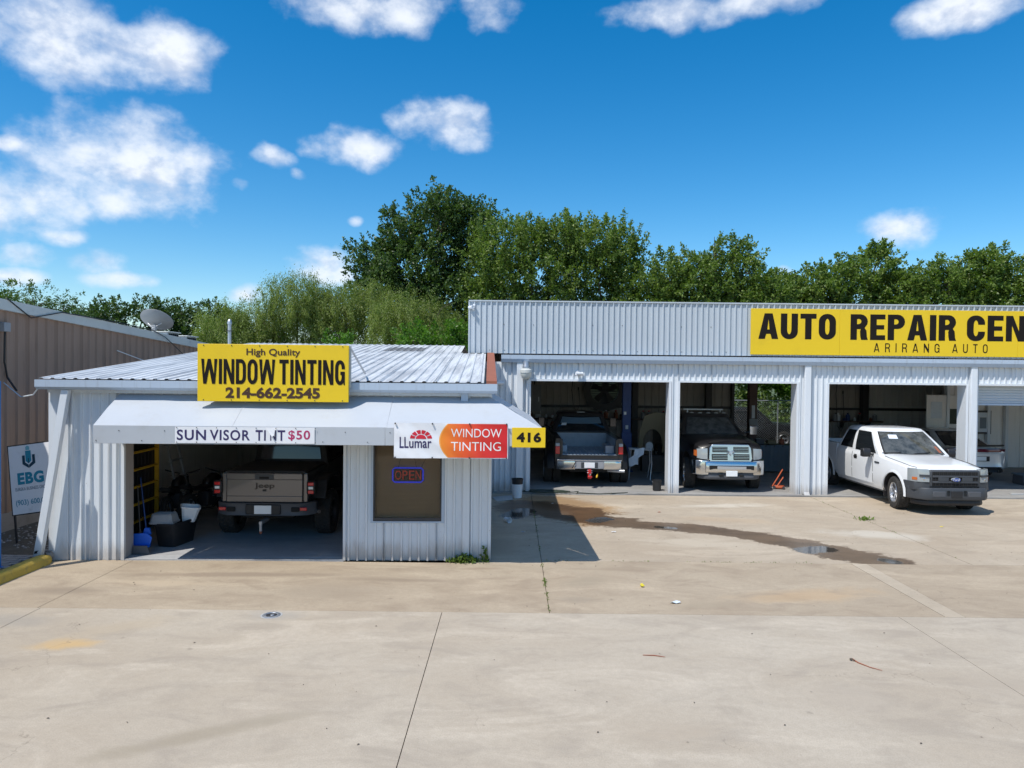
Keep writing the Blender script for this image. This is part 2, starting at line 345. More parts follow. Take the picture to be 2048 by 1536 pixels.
def concrete(name, c1, c2, c3, wet=False, agg=0.5, stains=()):
    m = mat(name, c1, .85); k = N(m.node_tree); b = m.node_tree.nodes['Principled BSDF']
    P_ = k.new('ShaderNodeNewGeometry').outputs['Position']
    big = k.noise(k.scale(P_, (.8, 1.15, 1)), .38, 7, .6, .4); mid = k.noise(k.scale(P_, (.7, 1.3, 1)), 1.7, 7, .62, .7); fine = k.noise(P_, 13, 5, .65); grit = k.noise(P_, 70, 3, .8)
    c = k.mix(k.smooth(big, .32, .68), c1, c2)
    c = k.mix(k.math('MULTIPLY', k.smooth(mid, .44, .72), .62), c, c3)
    lite = k.noise(k.scale(P_, (.5, 1.2, 1)), .9, 6, .65, 1.2)
    c = k.mix(k.math('MULTIPLY', k.smooth(lite, .48, .70), .6), c, tuple(min(1, x*1.22) for x in c1))
    c = k.mix(k.math('MULTIPLY', k.smooth(fine, .3, .7), .30), c, tuple(x*.80 for x in c2))
    c = k.mix(k.math('MULTIPLY', k.smooth(grit, .38, .68), agg), c, tuple(x*.60 for x in c2))
    # scattered small spots and drips of oil
    vo = k.new('ShaderNodeTexVoronoi'); k.put(vo.inputs['Vector'], P_); vo.inputs['Scale'].default_value = .9
    spot = k.math('MULTIPLY', k.smooth(k.math('ADD', vo.outputs[0], k.math('MULTIPLY', fine, .14)), .12, .07), .4)
    c = k.mix(spot, c, tuple(x*.38 for x in c3))
    # particular stains: x, y, half sizes, turn, colour, amount
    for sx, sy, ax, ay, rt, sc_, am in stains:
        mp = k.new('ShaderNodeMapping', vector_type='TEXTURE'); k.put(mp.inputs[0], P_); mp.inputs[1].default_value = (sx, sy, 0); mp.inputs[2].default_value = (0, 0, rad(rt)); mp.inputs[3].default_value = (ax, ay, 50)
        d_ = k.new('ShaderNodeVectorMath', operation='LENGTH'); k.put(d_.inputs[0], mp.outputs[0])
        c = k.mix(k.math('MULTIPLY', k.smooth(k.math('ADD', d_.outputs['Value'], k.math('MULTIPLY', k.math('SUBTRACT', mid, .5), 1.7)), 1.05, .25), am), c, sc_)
    # hairline cracks
    v2 = k.new('ShaderNodeTexVoronoi', feature='DISTANCE_TO_EDGE'); v2.inputs['Scale'].default_value = .33
    k.put(v2.inputs['Vector'], k.vmath('ADD', P_, k.vmath('SCALE', k.noise(P_, 1.6, 5, .6, col=True), None)))
    crk = k.math('MULTIPLY', k.smooth(v2.outputs[0], .0035, .0), k.smooth(big, .52, .6))
    c = k.mix(k.math('MULTIPLY', crk, .45), c, tuple(x*.4 for x in c2))
    W_ = Pd = None
    if wet:      # run-off: distance to a chain of segments (x, y, x, y, half width), edges broken by noise
        def seg(ax, ay, bx_, by_, r_):
            L2 = (bx_-ax)**2+(by_-ay)**2+1e-6; rel_ = k.vmath('MULTIPLY', k.vmath('SUBTRACT', P_, (ax, ay, 0)), (1, 1, 0))
            dt = k.new('ShaderNodeVectorMath', operation='DOT_PRODUCT'); k.put(dt.inputs[0], rel_); dt.inputs[1].default_value = ((bx_-ax)/L2, (by_-ay)/L2, 0)
            tt = k.math('ADD', dt.outputs['Value'], 0, clamp=True); sc2 = k.new('ShaderNodeVectorMath', operation='SCALE'); sc2.inputs[0].default_value = (bx_-ax, by_-ay, 0); k.put(sc2.inputs['Scale'], tt)
            ln = k.new('ShaderNodeVectorMath', operation='LENGTH'); k.put(ln.inputs[0], k.vmath('SUBTRACT', rel_, sc2.outputs[0]))
            return k.math('SUBTRACT', 1, k.math('MULTIPLY', ln.outputs['Value'], 1/r_))
        def field(L_):
            o_ = None
            for q in L_: v_ = seg(*q); o_ = v_ if o_ is None else k.math('MAXIMUM', o_, v_)
            return o_
        edge = k.math('ADD', k.math('MULTIPLY', k.math('SUBTRACT', mid, .5), 1.3), k.math('MULTIPLY', k.math('SUBTRACT', fine, .5), .7))
        Wd_ = k.smooth(k.math('ADD', field(WET), edge), .12, .34); Dm = k.smooth(k.math('ADD', field(DAMP), edge), .0, .5)
        Pd = k.smooth(k.math('ADD', field(POOL), k.math('MULTIPLY', edge, 1.1)), .10, .42)
        c = k.mix(Dm, c, k.mix(1, c, (.74, .58, .40), 'MULTIPLY')); c = k.mix(Wd_, c, k.mix(1, c, k.mix(k.smooth(mid, .35, .65), (.27, .225, .19), (.42, .35, .295)), 'MULTIPLY')); W_ = Wd_
        c = k.mix(Pd, c, (.055, .048, .040))
    k.put(b.inputs['Base Color'], c)
    if wet: k.put(b.inputs['Roughness'], k.mix(Pd, k.mix(W_, (.85, .85, .85), (.42, .42, .42)), (.07, .07, .07)))
    bp = k.new('ShaderNodeBump'); bp.inputs['Strength'].default_value = .25; bp.inputs['Distance'].default_value = .01
    k.put(bp.inputs['Height'], k.math('ADD', k.math('MULTIPLY', grit, .5), fine)); k.put(b.inputs['Normal'], bp.outputs[0])
    if wet: k.put(bp.inputs['Strength'], k.math('MULTIPLY_ADD', Pd, -.25, .25))
    return m
WET = [(.5,17.4,1.5,16.6,1.15),(1.5,16.3,2.4,15.75,.75),(2.4,15.6,4.1,15.15,.55),(4.1,15.15,5.3,14.35,.50),(5.3,14.2,6.1,13.35,.58),(6.0,13.2,6.75,12.6,.62)]
DAMP = [(.9,18.4,1.9,17.2,1.0),(1.9,17.2,1.7,15.9,.7)]
POOL = [(.05,16.3,.3,16.9,.42),(5.6,13.4,5.95,13.5,.34),(6.75,12.75,6.85,12.6,.18),(3.2,15.3,3.5,15.2,.15),(1.9,15.9,2.1,16.1,.3)]
NEAR_ST = [(-5.3, 8.45, .45, .22, 10, (.55, .36, .15), .75), (-5.0, 8.95, 1.0, .35, 35, (.42, .34, .24), .5), (-2.9, 6.3, .9, .18, 28, (.30, .25, .18), .65), (-6.6, 9.2, .9, .35, 0, (.30, .27, .23), .6), (-2.2, 6.7, .7, .12, 20, (.33, .28, .21), .5), (1.6, 6.5, .7, .2, 10, (.40, .33, .25), .5), (5.5, 7.4, .9, .4, -20, (.38, .32, .25), .45), (-3.2, 9.5, .5, .25, 0, (.34, .31, .27), .5), (3.6, 7.2, .5, .5, 0, (.40, .34, .27), .4)]
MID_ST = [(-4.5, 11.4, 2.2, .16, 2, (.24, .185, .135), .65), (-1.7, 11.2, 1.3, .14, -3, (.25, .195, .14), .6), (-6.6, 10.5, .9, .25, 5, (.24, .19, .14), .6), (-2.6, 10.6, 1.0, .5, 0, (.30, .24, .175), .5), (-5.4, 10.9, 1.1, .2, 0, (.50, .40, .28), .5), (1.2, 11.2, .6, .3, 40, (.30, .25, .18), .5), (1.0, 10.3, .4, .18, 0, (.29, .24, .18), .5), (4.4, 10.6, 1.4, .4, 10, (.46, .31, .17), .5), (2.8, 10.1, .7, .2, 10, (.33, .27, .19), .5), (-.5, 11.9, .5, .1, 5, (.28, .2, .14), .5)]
FAR_ST = [(.1, 17.6, .5, .8, 0, (.28, .2, .13), .7), (5.3, 17.9, 1.6, .35, 8, (.60, .55, .46), .6), (7.6, 14.8, 1.3, .5, -15, (.58, .54, .46), .55), (2.6, 17.6, 1.2, .5, 0, (.56, .47, .35), .5), (5.0, 16.1, 1.5, .4, -8, (.42, .31, .2), .45), (9.5, 16.0, 1.2, .4, 20, (.40, .33, .25), .5), (3.6, 13.9, 1.4, .5, -10, (.52, .45, .35), .5), (11, 14, 1.5, .6, 0, (.44, .36, .27), .5), (-.2, 13.6, .4, .9, 0, (.30, .26, .2), .4)]
concrete('concrete_near', (.50, .435, .345), (.43, .36, .275), (.325, .275, .22), agg=.36, stains=NEAR_ST)
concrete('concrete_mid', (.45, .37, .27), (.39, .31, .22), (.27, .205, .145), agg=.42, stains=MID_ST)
concrete('concrete_far', (.47, .395, .30), (.415, .335, .245), (.33, .27, .20), agg=.32, stains=FAR_ST, wet=True)
concrete('concrete_patch', (.475, .40, .30), (.43, .355, .265), (.37, .30, .22), agg=.2)
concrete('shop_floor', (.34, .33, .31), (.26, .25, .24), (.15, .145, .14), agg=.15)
concrete('garage_floor', (.42, .42, .42), (.35, .35, .36), (.25, .25, .26), agg=.1)
worn('chalk_smear', (.60, .57, .52), .85, 0, .1, 5, (.45, .38, .3), .8, world=True)
worn('paver', (.30, .27, .25), .85, 0, .15, 2, (.15, .13, .11), .5, world=True, bump=.3)
worn('soil', (.10, .085, .065), .95, 0, .4, 5, (.2, .17, .13), .6, world=True, bump=.8)
worn('grass_ground', (.07, .10, .03), .95, 0, .4, .8, (.14, .11, .06), .6, world=True, bump=.8)
def leafmat(name, a, b_, c_, trans=.35):
    m = bpy.data.materials.new(name); m.use_nodes = True; k = N(m.node_tree); k.n.clear()
    g = k.new('ShaderNodeNewGeometry'); P_ = g.outputs['Position']; r = g.outputs['Random Per Island']
    n1 = k.noise(P_, .8, 5, .65)
    c = k.mix(k.smooth(n1, .35, .65), a, b_); c = k.mix(k.math('MULTIPLY', k.smooth(r, .55, 1), .75), c, c_)
    c = k.mix(k.math('MULTIPLY', k.smooth(r, .25, .0), .5), c, tuple(x*.5 for x in a))
    p = k.new('ShaderNodeBsdfPrincipled'); k.put(p.inputs['Base Color'], c); p.inputs['Roughness'].default_value = .45; p.inputs['Specular IOR Level'].default_value = .35
    t = k.new('ShaderNodeBsdfTranslucent'); k.put(t.inputs[0], k.mix(1, c, (1.3, 1.5, .5), 'MULTIPLY'))
    mx = k.new('ShaderNodeMixShader'); mx.inputs[0].default_value = trans; k.l.new(p.outputs[0], mx.inputs[1]); k.l.new(t.outputs[0], mx.inputs[2])
    o = k.new('ShaderNodeOutputMaterial'); k.l.new(mx.outputs[0], o.inputs[0]); M[name] = m
leafmat('leaf_dark', (.052, .10, .028), (.075, .13, .034), (.13, .19, .055))
leafmat('leaf_mid', (.09, .155, .026), (.145, .215, .040), (.23, .29, .075))
leafmat('leaf_willow', (.15, .205, .045), (.20, .25, .06), (.27, .32, .10), .45)
leafmat('leaf_bright', (.06, .15, .015), (.09, .20, .02), (.16, .28, .04), .45)
worn('bark', (.10, .08, .06), .9, 0, .3, 4, (.04, .03, .025), .5, bump=.6)
mat('weed_green', (.06, .11, .02), .6)
# ============================================================ GROUND
g = MB(); g.add([(-400, -60, -.12), (400, -60, -.12), (400, 700, -.12), (-400, 700, -.12)], [(0, 1, 2, 3)])
struct(g.build('ground', M['grass_ground']))
lot = struct(MB().box(-30, 60, -15, 32, -.20, -.09).build('concrete_lot', M['soil']))
def slab(x0, x1, y0, y1, m, z=0., g_=.0045):
    MB().box(x0+g_, x1-g_, y0+g_, y1-g_, -.088, z).build('slab', M[m], lot)
YJ = 9.72
xs = [-25, -19, -12.8, -6.45, -.93, 5.35, 11.7, 18, 24.3, 31]
for a, b in zip(xs, xs[1:]):
    slab(a, b, YJ-6.6, YJ, 'concrete_near'); slab(a, b, YJ-13, YJ-6.6, 'concrete_near')
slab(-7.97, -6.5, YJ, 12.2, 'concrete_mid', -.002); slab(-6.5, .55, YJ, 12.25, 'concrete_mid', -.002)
slab(-.75, .55, 12.25, 19.4, 'concrete_far', -.004)
slab(.55, 6.0, YJ, 12.45, 'concrete_mid', -.001); slab(6.0, 6.28, YJ, 12.45, 'concrete_patch', 0.001); slab(6.28, 14.5, YJ, 12.45, 'concrete_mid', -.001); slab(14.5, 23, YJ, 12.45, 'concrete_mid', 0)
slab(.55, 8.15, 12.45, 19.3, 'concrete_far', -.003); slab(8.15, 14.5, 12.45, 19.3, 'concrete_far', -.001); slab(14.5, 23, 12.45, 19.3, 'concrete_far', -.002)
worn('rust_stain', (.52, .38, .19), .85, 0, .12, 3, (.45, .40, .33), .9, world=True)
# pavement of pavers with its painted kerb at the left
walk = struct(MB().box(-14, -7.97, 2, 12.6, -.088, .085).build('pavement', M['soil']))
pv = MB().box(-.1, .1, -.05, .05, 0, .028).mesh('paver', M['paver']); n = 0
for i in range(14):
    for j in range(16):
        x = -8.09-.215*i+(.107 if j % 2 else 0); y = 12.0-.115*j
        if x > -8.06: continue
        o = bpy.data.objects.new('paver', pv); COL.objects.link(o); o.parent = walk
        o.location = (x, y, .082+random.uniform(-.004, .004)); o.rotation_euler = (random.uniform(-.02, .02), random.uniform(-.02, .02), random.uniform(-.03, .03))
kb = MB(); kp = []
for i in range(24):
    y = 2+i*(12.03-2)/23; kp.append(y)
prof = [(-.115, -.08), (-.115, .10), (-.085, .145), (0, .16), (.07, .145), (.11, .09), (.13, -.08)]
kb.ribbon(lambda u, v: (-7.86+prof[int(u)][0]*(1 if v < 11.9 else .55), v+.01*math.sin(v*9), prof[int(u)][1]*(1 if v < 11.9 else .75)+.004*math.sin(v*23)), range(7), kp[:-1]+[11.88, 12.02])
kb.add([(-7.86+p[0]*.55, 12.02+.01*math.sin(12.02*9), p[1]*.75) for p in prof], [tuple(range(7))])
struct(kb.build('kerb', M['kerb_yellow'], smooth=50))
MB().box(-10.0, -8.02, 12.6, 30, -.088, .06).build('planting_bed', M['soil'])['kind'] = 'structure'
rk = MB()
for i in range(260):
    x, y = random.uniform(-9.9, -8.05), random.uniform(12.3, 14.5); s = random.uniform(.012, .04)
    rk.add([(x+s*math.cos(a)*random.uniform(.6, 1.2), y+s*math.sin(a)*random.uniform(.6, 1.2), .06+random.uniform(0, .01)) for a in (0, 1.3, 2.5, 3.8, 5.1)]+[(x, y, .06+s*.8)], [(0,1,5),(1,2,5),(2,3,5),(3,4,5),(4,0,5)])
o = rk.build('gravel', M['paver']); o['kind'] = 'stuff'
tag(o, 'loose pale stones and litter on the soil beside the brown wall', 'gravel')

# ============================================================ RIBBED SHEET
def ribs(u0, u1, pitch, rh, ph=0.0, hw=.024, tw=.012):
    pts = [(u0, 0)]; k = math.ceil((u0-ph)/pitch-1)
    while ph+k*pitch < u1+pitch:
        c = ph+k*pitch
        for d, h in ((-hw, 0), (-tw, rh), (tw, rh), (hw, 0)):
            if u0+.001 < c+d < u1-.001: pts.append((c+d, h))
        k += 1
    pts.append((u1, 0)); return pts
def sheets(name, mt, parent, u0, u1, v0, v1, fn, pitch=.1524, rh=.036, width=.9144, nv=1, ph=0.0, hw=.026, tw=.013):
    f0 = v0 if callable(v0) else (lambda u: v0); f1 = v1 if callable(v1) else (lambda u: v1)
    cuts = [u0]; k = math.floor(u0/width)+1
    while k*width < u1-.12:
        if k*width-u0 > .12: cuts.append(k*width)
        k += 1
    cuts.append(u1); out = []
    for i, (a, b) in enumerate(zip(cuts, cuts[1:])):
        pts = ribs(a, b, pitch, rh, ph, hw, tw); lift = .0015 if i % 2 else 0
        wob = random.uniform(-.003, .003)
        m = MB(); L = len(pts); vs = []
        for j in range(nv+1):
            for u, h in pts:
                t = j/nv; v = f0(u)+(f1(u)-f0(u))*t
                vs.append(fn(u, v, h+lift+wob*math.sin(PI*t)*(1 if nv > 1 else 0)))
        m.add(vs, [(j*L+q, j*L+q+1, (j+1)*L+q+1, (j+1)*L+q) for j in range(nv) for q in range(L-1)])
        out.append(m.build(name, M[mt], parent, recalc=False))
    return out

# ============================================================ FRONT BUILDING (local frame: x along the wall, y inwards)
FA = rad(1.9); FO = Vector((-.38, 12.42, 0))
def fw(x, y, z=0): return FO+Matrix.Rotation(FA, 3, 'Z') @ Vector((x, y, z))
FB = thing('tint_shop', 'low white ribbed metal garage with a long white awning and shallow metal roof', 'building', FO, FA)
fr = lambda Y: (lambda u, v, h: (u, Y-h, v))
WT = 2.97
sheets('wall_panel', 'white_wall', FB, -7.50, -6.28, 0.0, WT, fr(0), nv=4)
sheets('wall_panel', 'white_wall', FB, -2.53, -2.05, 0.0, WT, fr(0), nv=4)
sheets('wall_panel', 'white_wall', FB, -.79, 0.0, 0.0, WT, fr(0), nv=4)
sheets('wall_panel', 'white_wall', FB, -2.05, -.79, 0.0, .66, fr(0), nv=2)
sheets('wall_panel', 'white_wall', FB, -2.05, -.79, 2.16, WT, fr(0))
sheets('wall_panel', 'white_wall', FB, -6.28, -2.53, 2.52, WT, fr(0))
MB().box(-.46, -.34, -.06, -.002, .02, 2.9).build('downspout', M['white_wall'], FB, bevel=.008)
MB().box(-7.47, -7.22, -.037, -.002, 0.005, 2.95).build('corner_panel', M['white_wall'], FB, bevel=.004)
MB().box(-.02, .03, -.03, .03, 0, 2.96).build('corner_trim', M['white_wall'], FB, bevel=.004)
MB().box(-7.55, -7.47, -.034, .03, 0, 2.96).build('corner_trim', M['white_wall'], FB, bevel=.004)
zr = lambda y: 3.12+(y+.15)*.096 if y < 10.6 else 4.152-(y-10.6)*.05
sheets('wall_panel', 'white_wall', FB, 0, 7.0, 0, lambda u: zr(u)-.05, lambda u, v, h: (h+.002, u, v))
sheets('wall_panel', 'white_wall', FB, 0, 22, 0, lambda u: zr(u)-.05, lambda u, v, h: (-7.50-h, u, v))
MB().box(-7.5, -.05, 21.95, 22, 0, 3.4).build('rear_wall', M['white_wall'], FB)
# roof: sheets with the ribs running up the slope
RF = [o for o in sheets('roof_panel', 'roof_metal', FB, -7.64, -.80, -.16, 10.6, lambda u, v, h: (u, v, zr(v)+h), pitch=.19, rh=.020, width=.95, nv=10, hw=.04, tw=.02)]
sheets('roof_panel', 'roof_metal', FB, -.80, -.11, -.16, 7.05, lambda u, v, h: (u, v, zr(v)+h), pitch=.19, rh=.020, width=.95, nv=8, hw=.04, tw=.02)
sheets('roof_panel', 'roof_metal', FB, -7.64, -.80, 10.6, 22, lambda u, v, h: (u, v, zr(v)+h), pitch=.19, rh=.020, width=.95, nv=2, hw=.04, tw=.02)
MB().prism([(y_, z_) for y_, z_ in [(-.17, zr(-.17)-.02), (7.0, zr(7.0)-.02), (7.0, zr(7)+.035), (-.17, zr(-.17)+.035)]], -.07, .115, 'x').build('rusty_roof_edge', M['rust'], FB, label='rust-red strip along the right edge of the roof')
worn('grey_patch', (.16, .165, .17), .6, 0, .1, 4)
sheets('roof_patch', 'grey_patch', FB, -3.0, -1.9, 7.7, 9.2, lambda u, v, h: (u, v, zr(v)+h+.006), pitch=.19, rh=.020, width=3, nv=3, hw=.04, tw=.02)
# gutter and fascia
gm = MB().prism([(-.30, 3.105), (-.30, 2.985), (-.25, 2.94), (-.12, 2.94), (-.12, 3.085), (-.27, 3.085), (-.27, 3.105)], -7.62, .12, 'x')
gm.build('gutter', M['trim_metal'], FB)
MB().box(-7.5, .0, -.12, -.03, 2.945, 3.08).build('fascia', M['trim_metal'], FB)
MB().box(-7.52, .02, -.11, -.03, 2.885, 2.94).build('soffit_trim', M['white_wall'], FB)
# opening trim, jambs
worn('jamb_tan', (.36, .33, .32), .6, 0, .08, 2, (.2, .17, .15), .4, True)
MB().box(-6.33, -6.275, -.038, .02, 0, 2.52).build('door_jamb', M['white_wall'], FB)
MB().box(-6.33, -6.29, .021, .32, 0, 2.52).build('door_jamb', M['jamb_tan'], FB)
MB().box(-2.535, -2.49, -.038, .3, 0, 2.52).build('door_jamb', M['white_wall'], FB)
MB().box(-6.28, -2.53, .0, .2, 2.50, 2.56).build('door_header', M['white_wall'], FB)
# inside shell
MB().box(-7.50, -2.2, .1, 9.0, -.02, .025).build('floor', M['garage_floor'], FB)
MB().box(-6.29, -2.53, -.03, .1, -.02, .02).build('threshold', M['garage_floor'], FB)
sheets('wall_lining', 'inner_light', FB, .05, 9.0, .02, 3.0, lambda u, v, h: (-7.46+h, u, v), pitch=50, width=1.22)
MB().box(-2.42, -2.36, .12, 9.0, .02, 3.0).build('partition_wall', M['inner_wall'], FB)
MB().box(-7.5, -2.4, 8.9, 9.0, .02, 3.0).build('rear_lining', M['inner_wall'], FB)
MB().box(-7.5, 0.0, .1, 9.0, 2.96, 2.99).build('ceiling', M['inner_light'], FB)
for x, y in ((-7.45, 3.0), (-7.45, 3.75)):
    MB().box(x, x+.02, y, y+.42, 1.75, 2.45).build('wall_poster', M['black_print'], FB)
# window
wf = MB()
for b in ((-2.06, -2.02, .66, 2.2), (-.83, -.78, .66, 2.2)): wf.box(b[0], b[1], -.035, .05, b[2], b[3])
wf.box(-2.02, -.83, -.035, .05, 2.14, 2.2); wf.box(-2.02, -.83, -.035, .05, .66, .69)
wo_ = wf.build('window_frame', M['trim_metal'], FB)
ws_ = MB(); ws_.box(-2.02, -.83, -.02, .02, .69, .745); ws_.box(-2.02, -1.995, -.02, .02, .745, 2.14); ws_.box(-.855, -.83, -.02, .02, .745, 2.14)
ws_.build('sash', M['dark_steel'], wo_)
pg = bpy.data.materials.new('pane_glass'); pg.use_nodes = True; k = N(pg.node_tree); k.n.clear(); M['pane_glass'] = pg
tr = k.new('ShaderNodeBsdfTransparent'); tr.inputs[0].default_value = (.80, .78, .74, 1); gl = k.new('ShaderNodeBsdfGlossy'); gl.inputs[1].default_value = .03
lw = k.new('ShaderNodeLayerWeight'); lw.inputs[0].default_value = .25
mx = k.new('ShaderNodeMixShader'); k.l.new(lw.outputs['Fresnel'], mx.inputs[0]); k.l.new(tr.outputs[0], mx.inputs[1]); k.l.new(gl.outputs[0], mx.inputs[2])
oo = k.new('ShaderNodeOutputMaterial'); k.l.new(mx.outputs[0], oo.inputs[0])
MB().box(-1.995, -.855, -.004, .002, .745, 2.14).build('pane', M['pane_glass'], wo_)
worn('blind_tan', (.62, .49, .35), .7, 0, .04, 2)
bl = MB(); z = .76
while z < 2.13:
    bl.add([(-1.98, .115, z), (-.87, .115, z), (-.87, .10, z+.021), (-1.98, .10, z+.021)], [(0, 1, 2, 3)]); z += .0225
o = bl.build('blind', M['blind_tan'], wo_, recalc=False)
MB().box(-2.02, -.83, .16, .18, .7, 2.2).build('blind_backing', M['blind_tan'], wo_)
# awning: sloping sheets, hip at the right corner, valance all round
P0 = .86
AW = MB(); 
zt, zv, zb = 2.87, 2.39, 2.10
def awn(x0, x1, nm='awning_panel'):
    m = MB(); n = 8
    vs = []
    for j in range(5):
        for i in range(n+1):
            u = x0+(x1-x0)*i/n; t = j/4
            xx = u+(min(t*P0, P0) if u == 0 else 0)
            vs.append((xx, -.03-t*(P0-.03), zt-(zt-zv)*t+.010*math.sin(u*3.1+j)*math.sin(PI*t)+.006*math.sin(u*9+j*1.3)*math.sin(PI*t)))
    m.add(vs, [(j*(n+1)+i, j*(n+1)+i+1, (j+1)*(n+1)+i+1, (j+1)*(n+1)+i) for j in range(4) for i in range(n)])
    return m.build(nm, M['awning_metal'], FB, smooth=40)
awn(-6.35, -4.15); awn(-4.147, -1.68)
m = MB(); n = 8; vs = []
for j in range(5):
    for i in range(n+1):
        t = j/4; u = -1.677+(1.677+t*P0)*i/n
        vs.append((u, -.03-t*(P0-.03), zt-(zt-zv)*t+.004*math.sin(u*5+j)))
m.add(vs, [(j*(n+1)+i, j*(n+1)+i+1, (j+1)*(n+1)+i+1, (j+1)*(n+1)+i) for j in range(4) for i in range(n)])
m.build('awning_panel', M['awning_metal'], FB, smooth=40)
MB().add([(0.02, -.03, zt), (P0, -P0, zv), (P0, 3.0, zv), (.02, 3.0, zt)], [(0, 1, 2, 3)]).build('awning_side_panel', M['awning_metal'], FB)
MB().box(P0-.01, P0+.004, -P0, 3.0, zb, zv+.004).build('valance', M['awning_metal'], FB)
for a, b in ((-6.35, -4.2), (-4.197, -1.7), (-1.697, P0)):
    MB().box(a, b, -P0-.004, -P0+.008, zb, zv+.004).build('valance', M['awning_metal'], FB, bevel=.003)
MB().add([(-6.35, -.03, zt), (-6.35, -P0, zv), (-6.35, -P0, zb), (-6.35, -.03, zb)], [(0, 1, 2, 3)]).build('awning_end', M['awning_metal'], FB)
MB().box(-.50, -.38, -.16, -.12, 2.80, 2.95).build('awning_bracket', M['trim_metal'], FB)
sc = MB()
for i in range(20):
    x = -6.3+i*.36; sc.lathe([(0, 0), (.008, 0), (.008, .006), (0, .006)], 6, 'y', (x, -P0-.012, zb+.05+(i % 2)*.16))
sc.build('screw_heads', M['dark_steel'], FB)['kind'] = 'stuff'

# ============================================================ REPAIR CENTRE
Yw = 19.55
MBd = thing('repair_garage', 'long white metal garage with open service bays and a tall ribbed parapet', 'building', (0, Yw, 0))
bays = [(.5, 4.34), (4.6, 7.85), (8.7, 12.51), (12.80, 16.6), (17.4, 21.2)]
HZ = 3.12
sheets('parapet_panel', 'parapet_metal', MBd, -1.18, 24, 3.83, 5.25, fr(0), nv=3, ph=.02)
sc = MB()
for i in range(62):
    for z, dx in ((4.62, 0), (3.92, .02), (5.17, .0)):
        if i % 2 == 0 or z != 4.62: sc.lathe([(0, -.012), (.011, -.010), (.012, -.002)], 6, 'y', (-1.05+i*.4065+dx, 0, z+random.uniform(-.01, .01)))
sc.build('screw_heads', M['dark_steel'], MBd)['kind'] = 'stuff'
MB().box(-1.21, 24, -.045, .06, 5.25, 5.285).build('parapet_cap', M['parapet_metal'], MBd)
MB().box(-1.215, -1.175, -.03, 3.0, 3.75, 5.25).build('parapet_return', M['parapet_metal'], MBd)
MB().prism([(-.19, 3.79), (-.19, 3.68), (-.15, 3.58), (-.02, 3.58), (-.02, 3.77), (-.165, 3.77), (-.165, 3.79)], -.3, 24, 'x').build('gutter', M['trim_metal'], MBd)
# white wall: header strip then piers
sheets('wall_panel', 'white_wall', MBd, -1.0, 24, HZ, 3.60, fr(-.004))
for a, b in ((-1.0, .5), (4.34, 4.6), (7.85, 8.7), (12.51, 12.80), (16.6, 17.4), (21.2, 24)):
    sheets('wall_panel', 'white_wall', MBd, a, b, 0, HZ, fr(-.004), nv=4)
    MB().box(a+.01, b-.01, .03, .34, 0, HZ).build('pier', M['white_wall'], MBd)
for a, b in bays:
    MB().box(a-.045, a+.02, -.042, .36, 0, HZ).build('door_jamb', M['white_wall'], MBd)
    MB().box(b-.02, b+.045, -.042, .36, 0, HZ).build('door_jamb', M['white_wall'], MBd)
    MB().box(a+.02, b-.02, -.042, .36, HZ-.04, HZ+.02).build('door_header', M['white_wall'], MBd)
for x in (.13, 8.02, 12.57):
    MB().box(x, x+.17, -.13, -.024, .05 if x > .2 else .3, 3.60).build('downspout', M['white_wall'], MBd, bevel=.008)
MB().prism([(-.20, .01), (-.131, .01), (-.131, .11)], 8.03, 8.18, 'x').build('downspout_foot', M['white_wall'], MBd)
tb = MB().tube([(.42, -.06, 0), (.42, -.06, 3.1)], .035, 8); tb.build('conduit', M['white_wall'], MBd, smooth=40)
# shell
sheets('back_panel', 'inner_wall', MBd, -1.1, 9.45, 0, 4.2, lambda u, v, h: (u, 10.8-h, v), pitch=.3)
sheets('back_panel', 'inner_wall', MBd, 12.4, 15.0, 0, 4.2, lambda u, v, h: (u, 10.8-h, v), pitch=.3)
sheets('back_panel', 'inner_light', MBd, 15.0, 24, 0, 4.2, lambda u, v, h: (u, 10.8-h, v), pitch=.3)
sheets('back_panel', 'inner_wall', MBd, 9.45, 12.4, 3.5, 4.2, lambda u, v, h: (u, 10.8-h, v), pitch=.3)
MB().box(-1.15, -1.1, .05, 10.8, 0, 4.2).build('end_wall', M['inner_wall'], MBd); MB().box(24, 24.05, 0, 10.8, 0, 4.2).build('end_wall', M['inner_wall'], MBd)
MB().box(-1.15, 24, .05, 11.0, 4.2, 4.26).build('roof', M['roof_metal'], MBd)
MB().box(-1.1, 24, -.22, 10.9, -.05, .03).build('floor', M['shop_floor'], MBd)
for x in (9.4, 12.4): MB().box(x-.06, x+.06, 10.6, 10.78, 0, 3.5).build('door_post', M['dark_steel'], MBd)
for z in (1.9, 3.35): MB().box(-1.1, 9.3, 10.62, 10.76, z-.05, z+.05).build('girt', M['dark_steel'], MBd); 
for z in (1.9, 3.35): MB().box(12.5, 24, 10.62, 10.76, z-.05, z+.05).build('girt', M['dark_steel'], MBd)
for x in (5.2, 8.3, 14.9): MB().box(x-.12, x+.12, 10.3, 10.6, 0, 4.2).build('column', M['dark_steel'], MBd)
# side partition seen behind the fourth bay, with pale studs
sheets('partition_panel', 'inner_light', MBd, 15.8, 24, 0, 4.2, lambda u, v, h: (u, 6.4-h, v), pitch=.6)
for x in (15.86, 16.7, 17.35, 18.0): MB().box(x-.05, x+.05, 6.22, 6.36, 0, 4.1).build('stud', M['white_wall'], MBd)
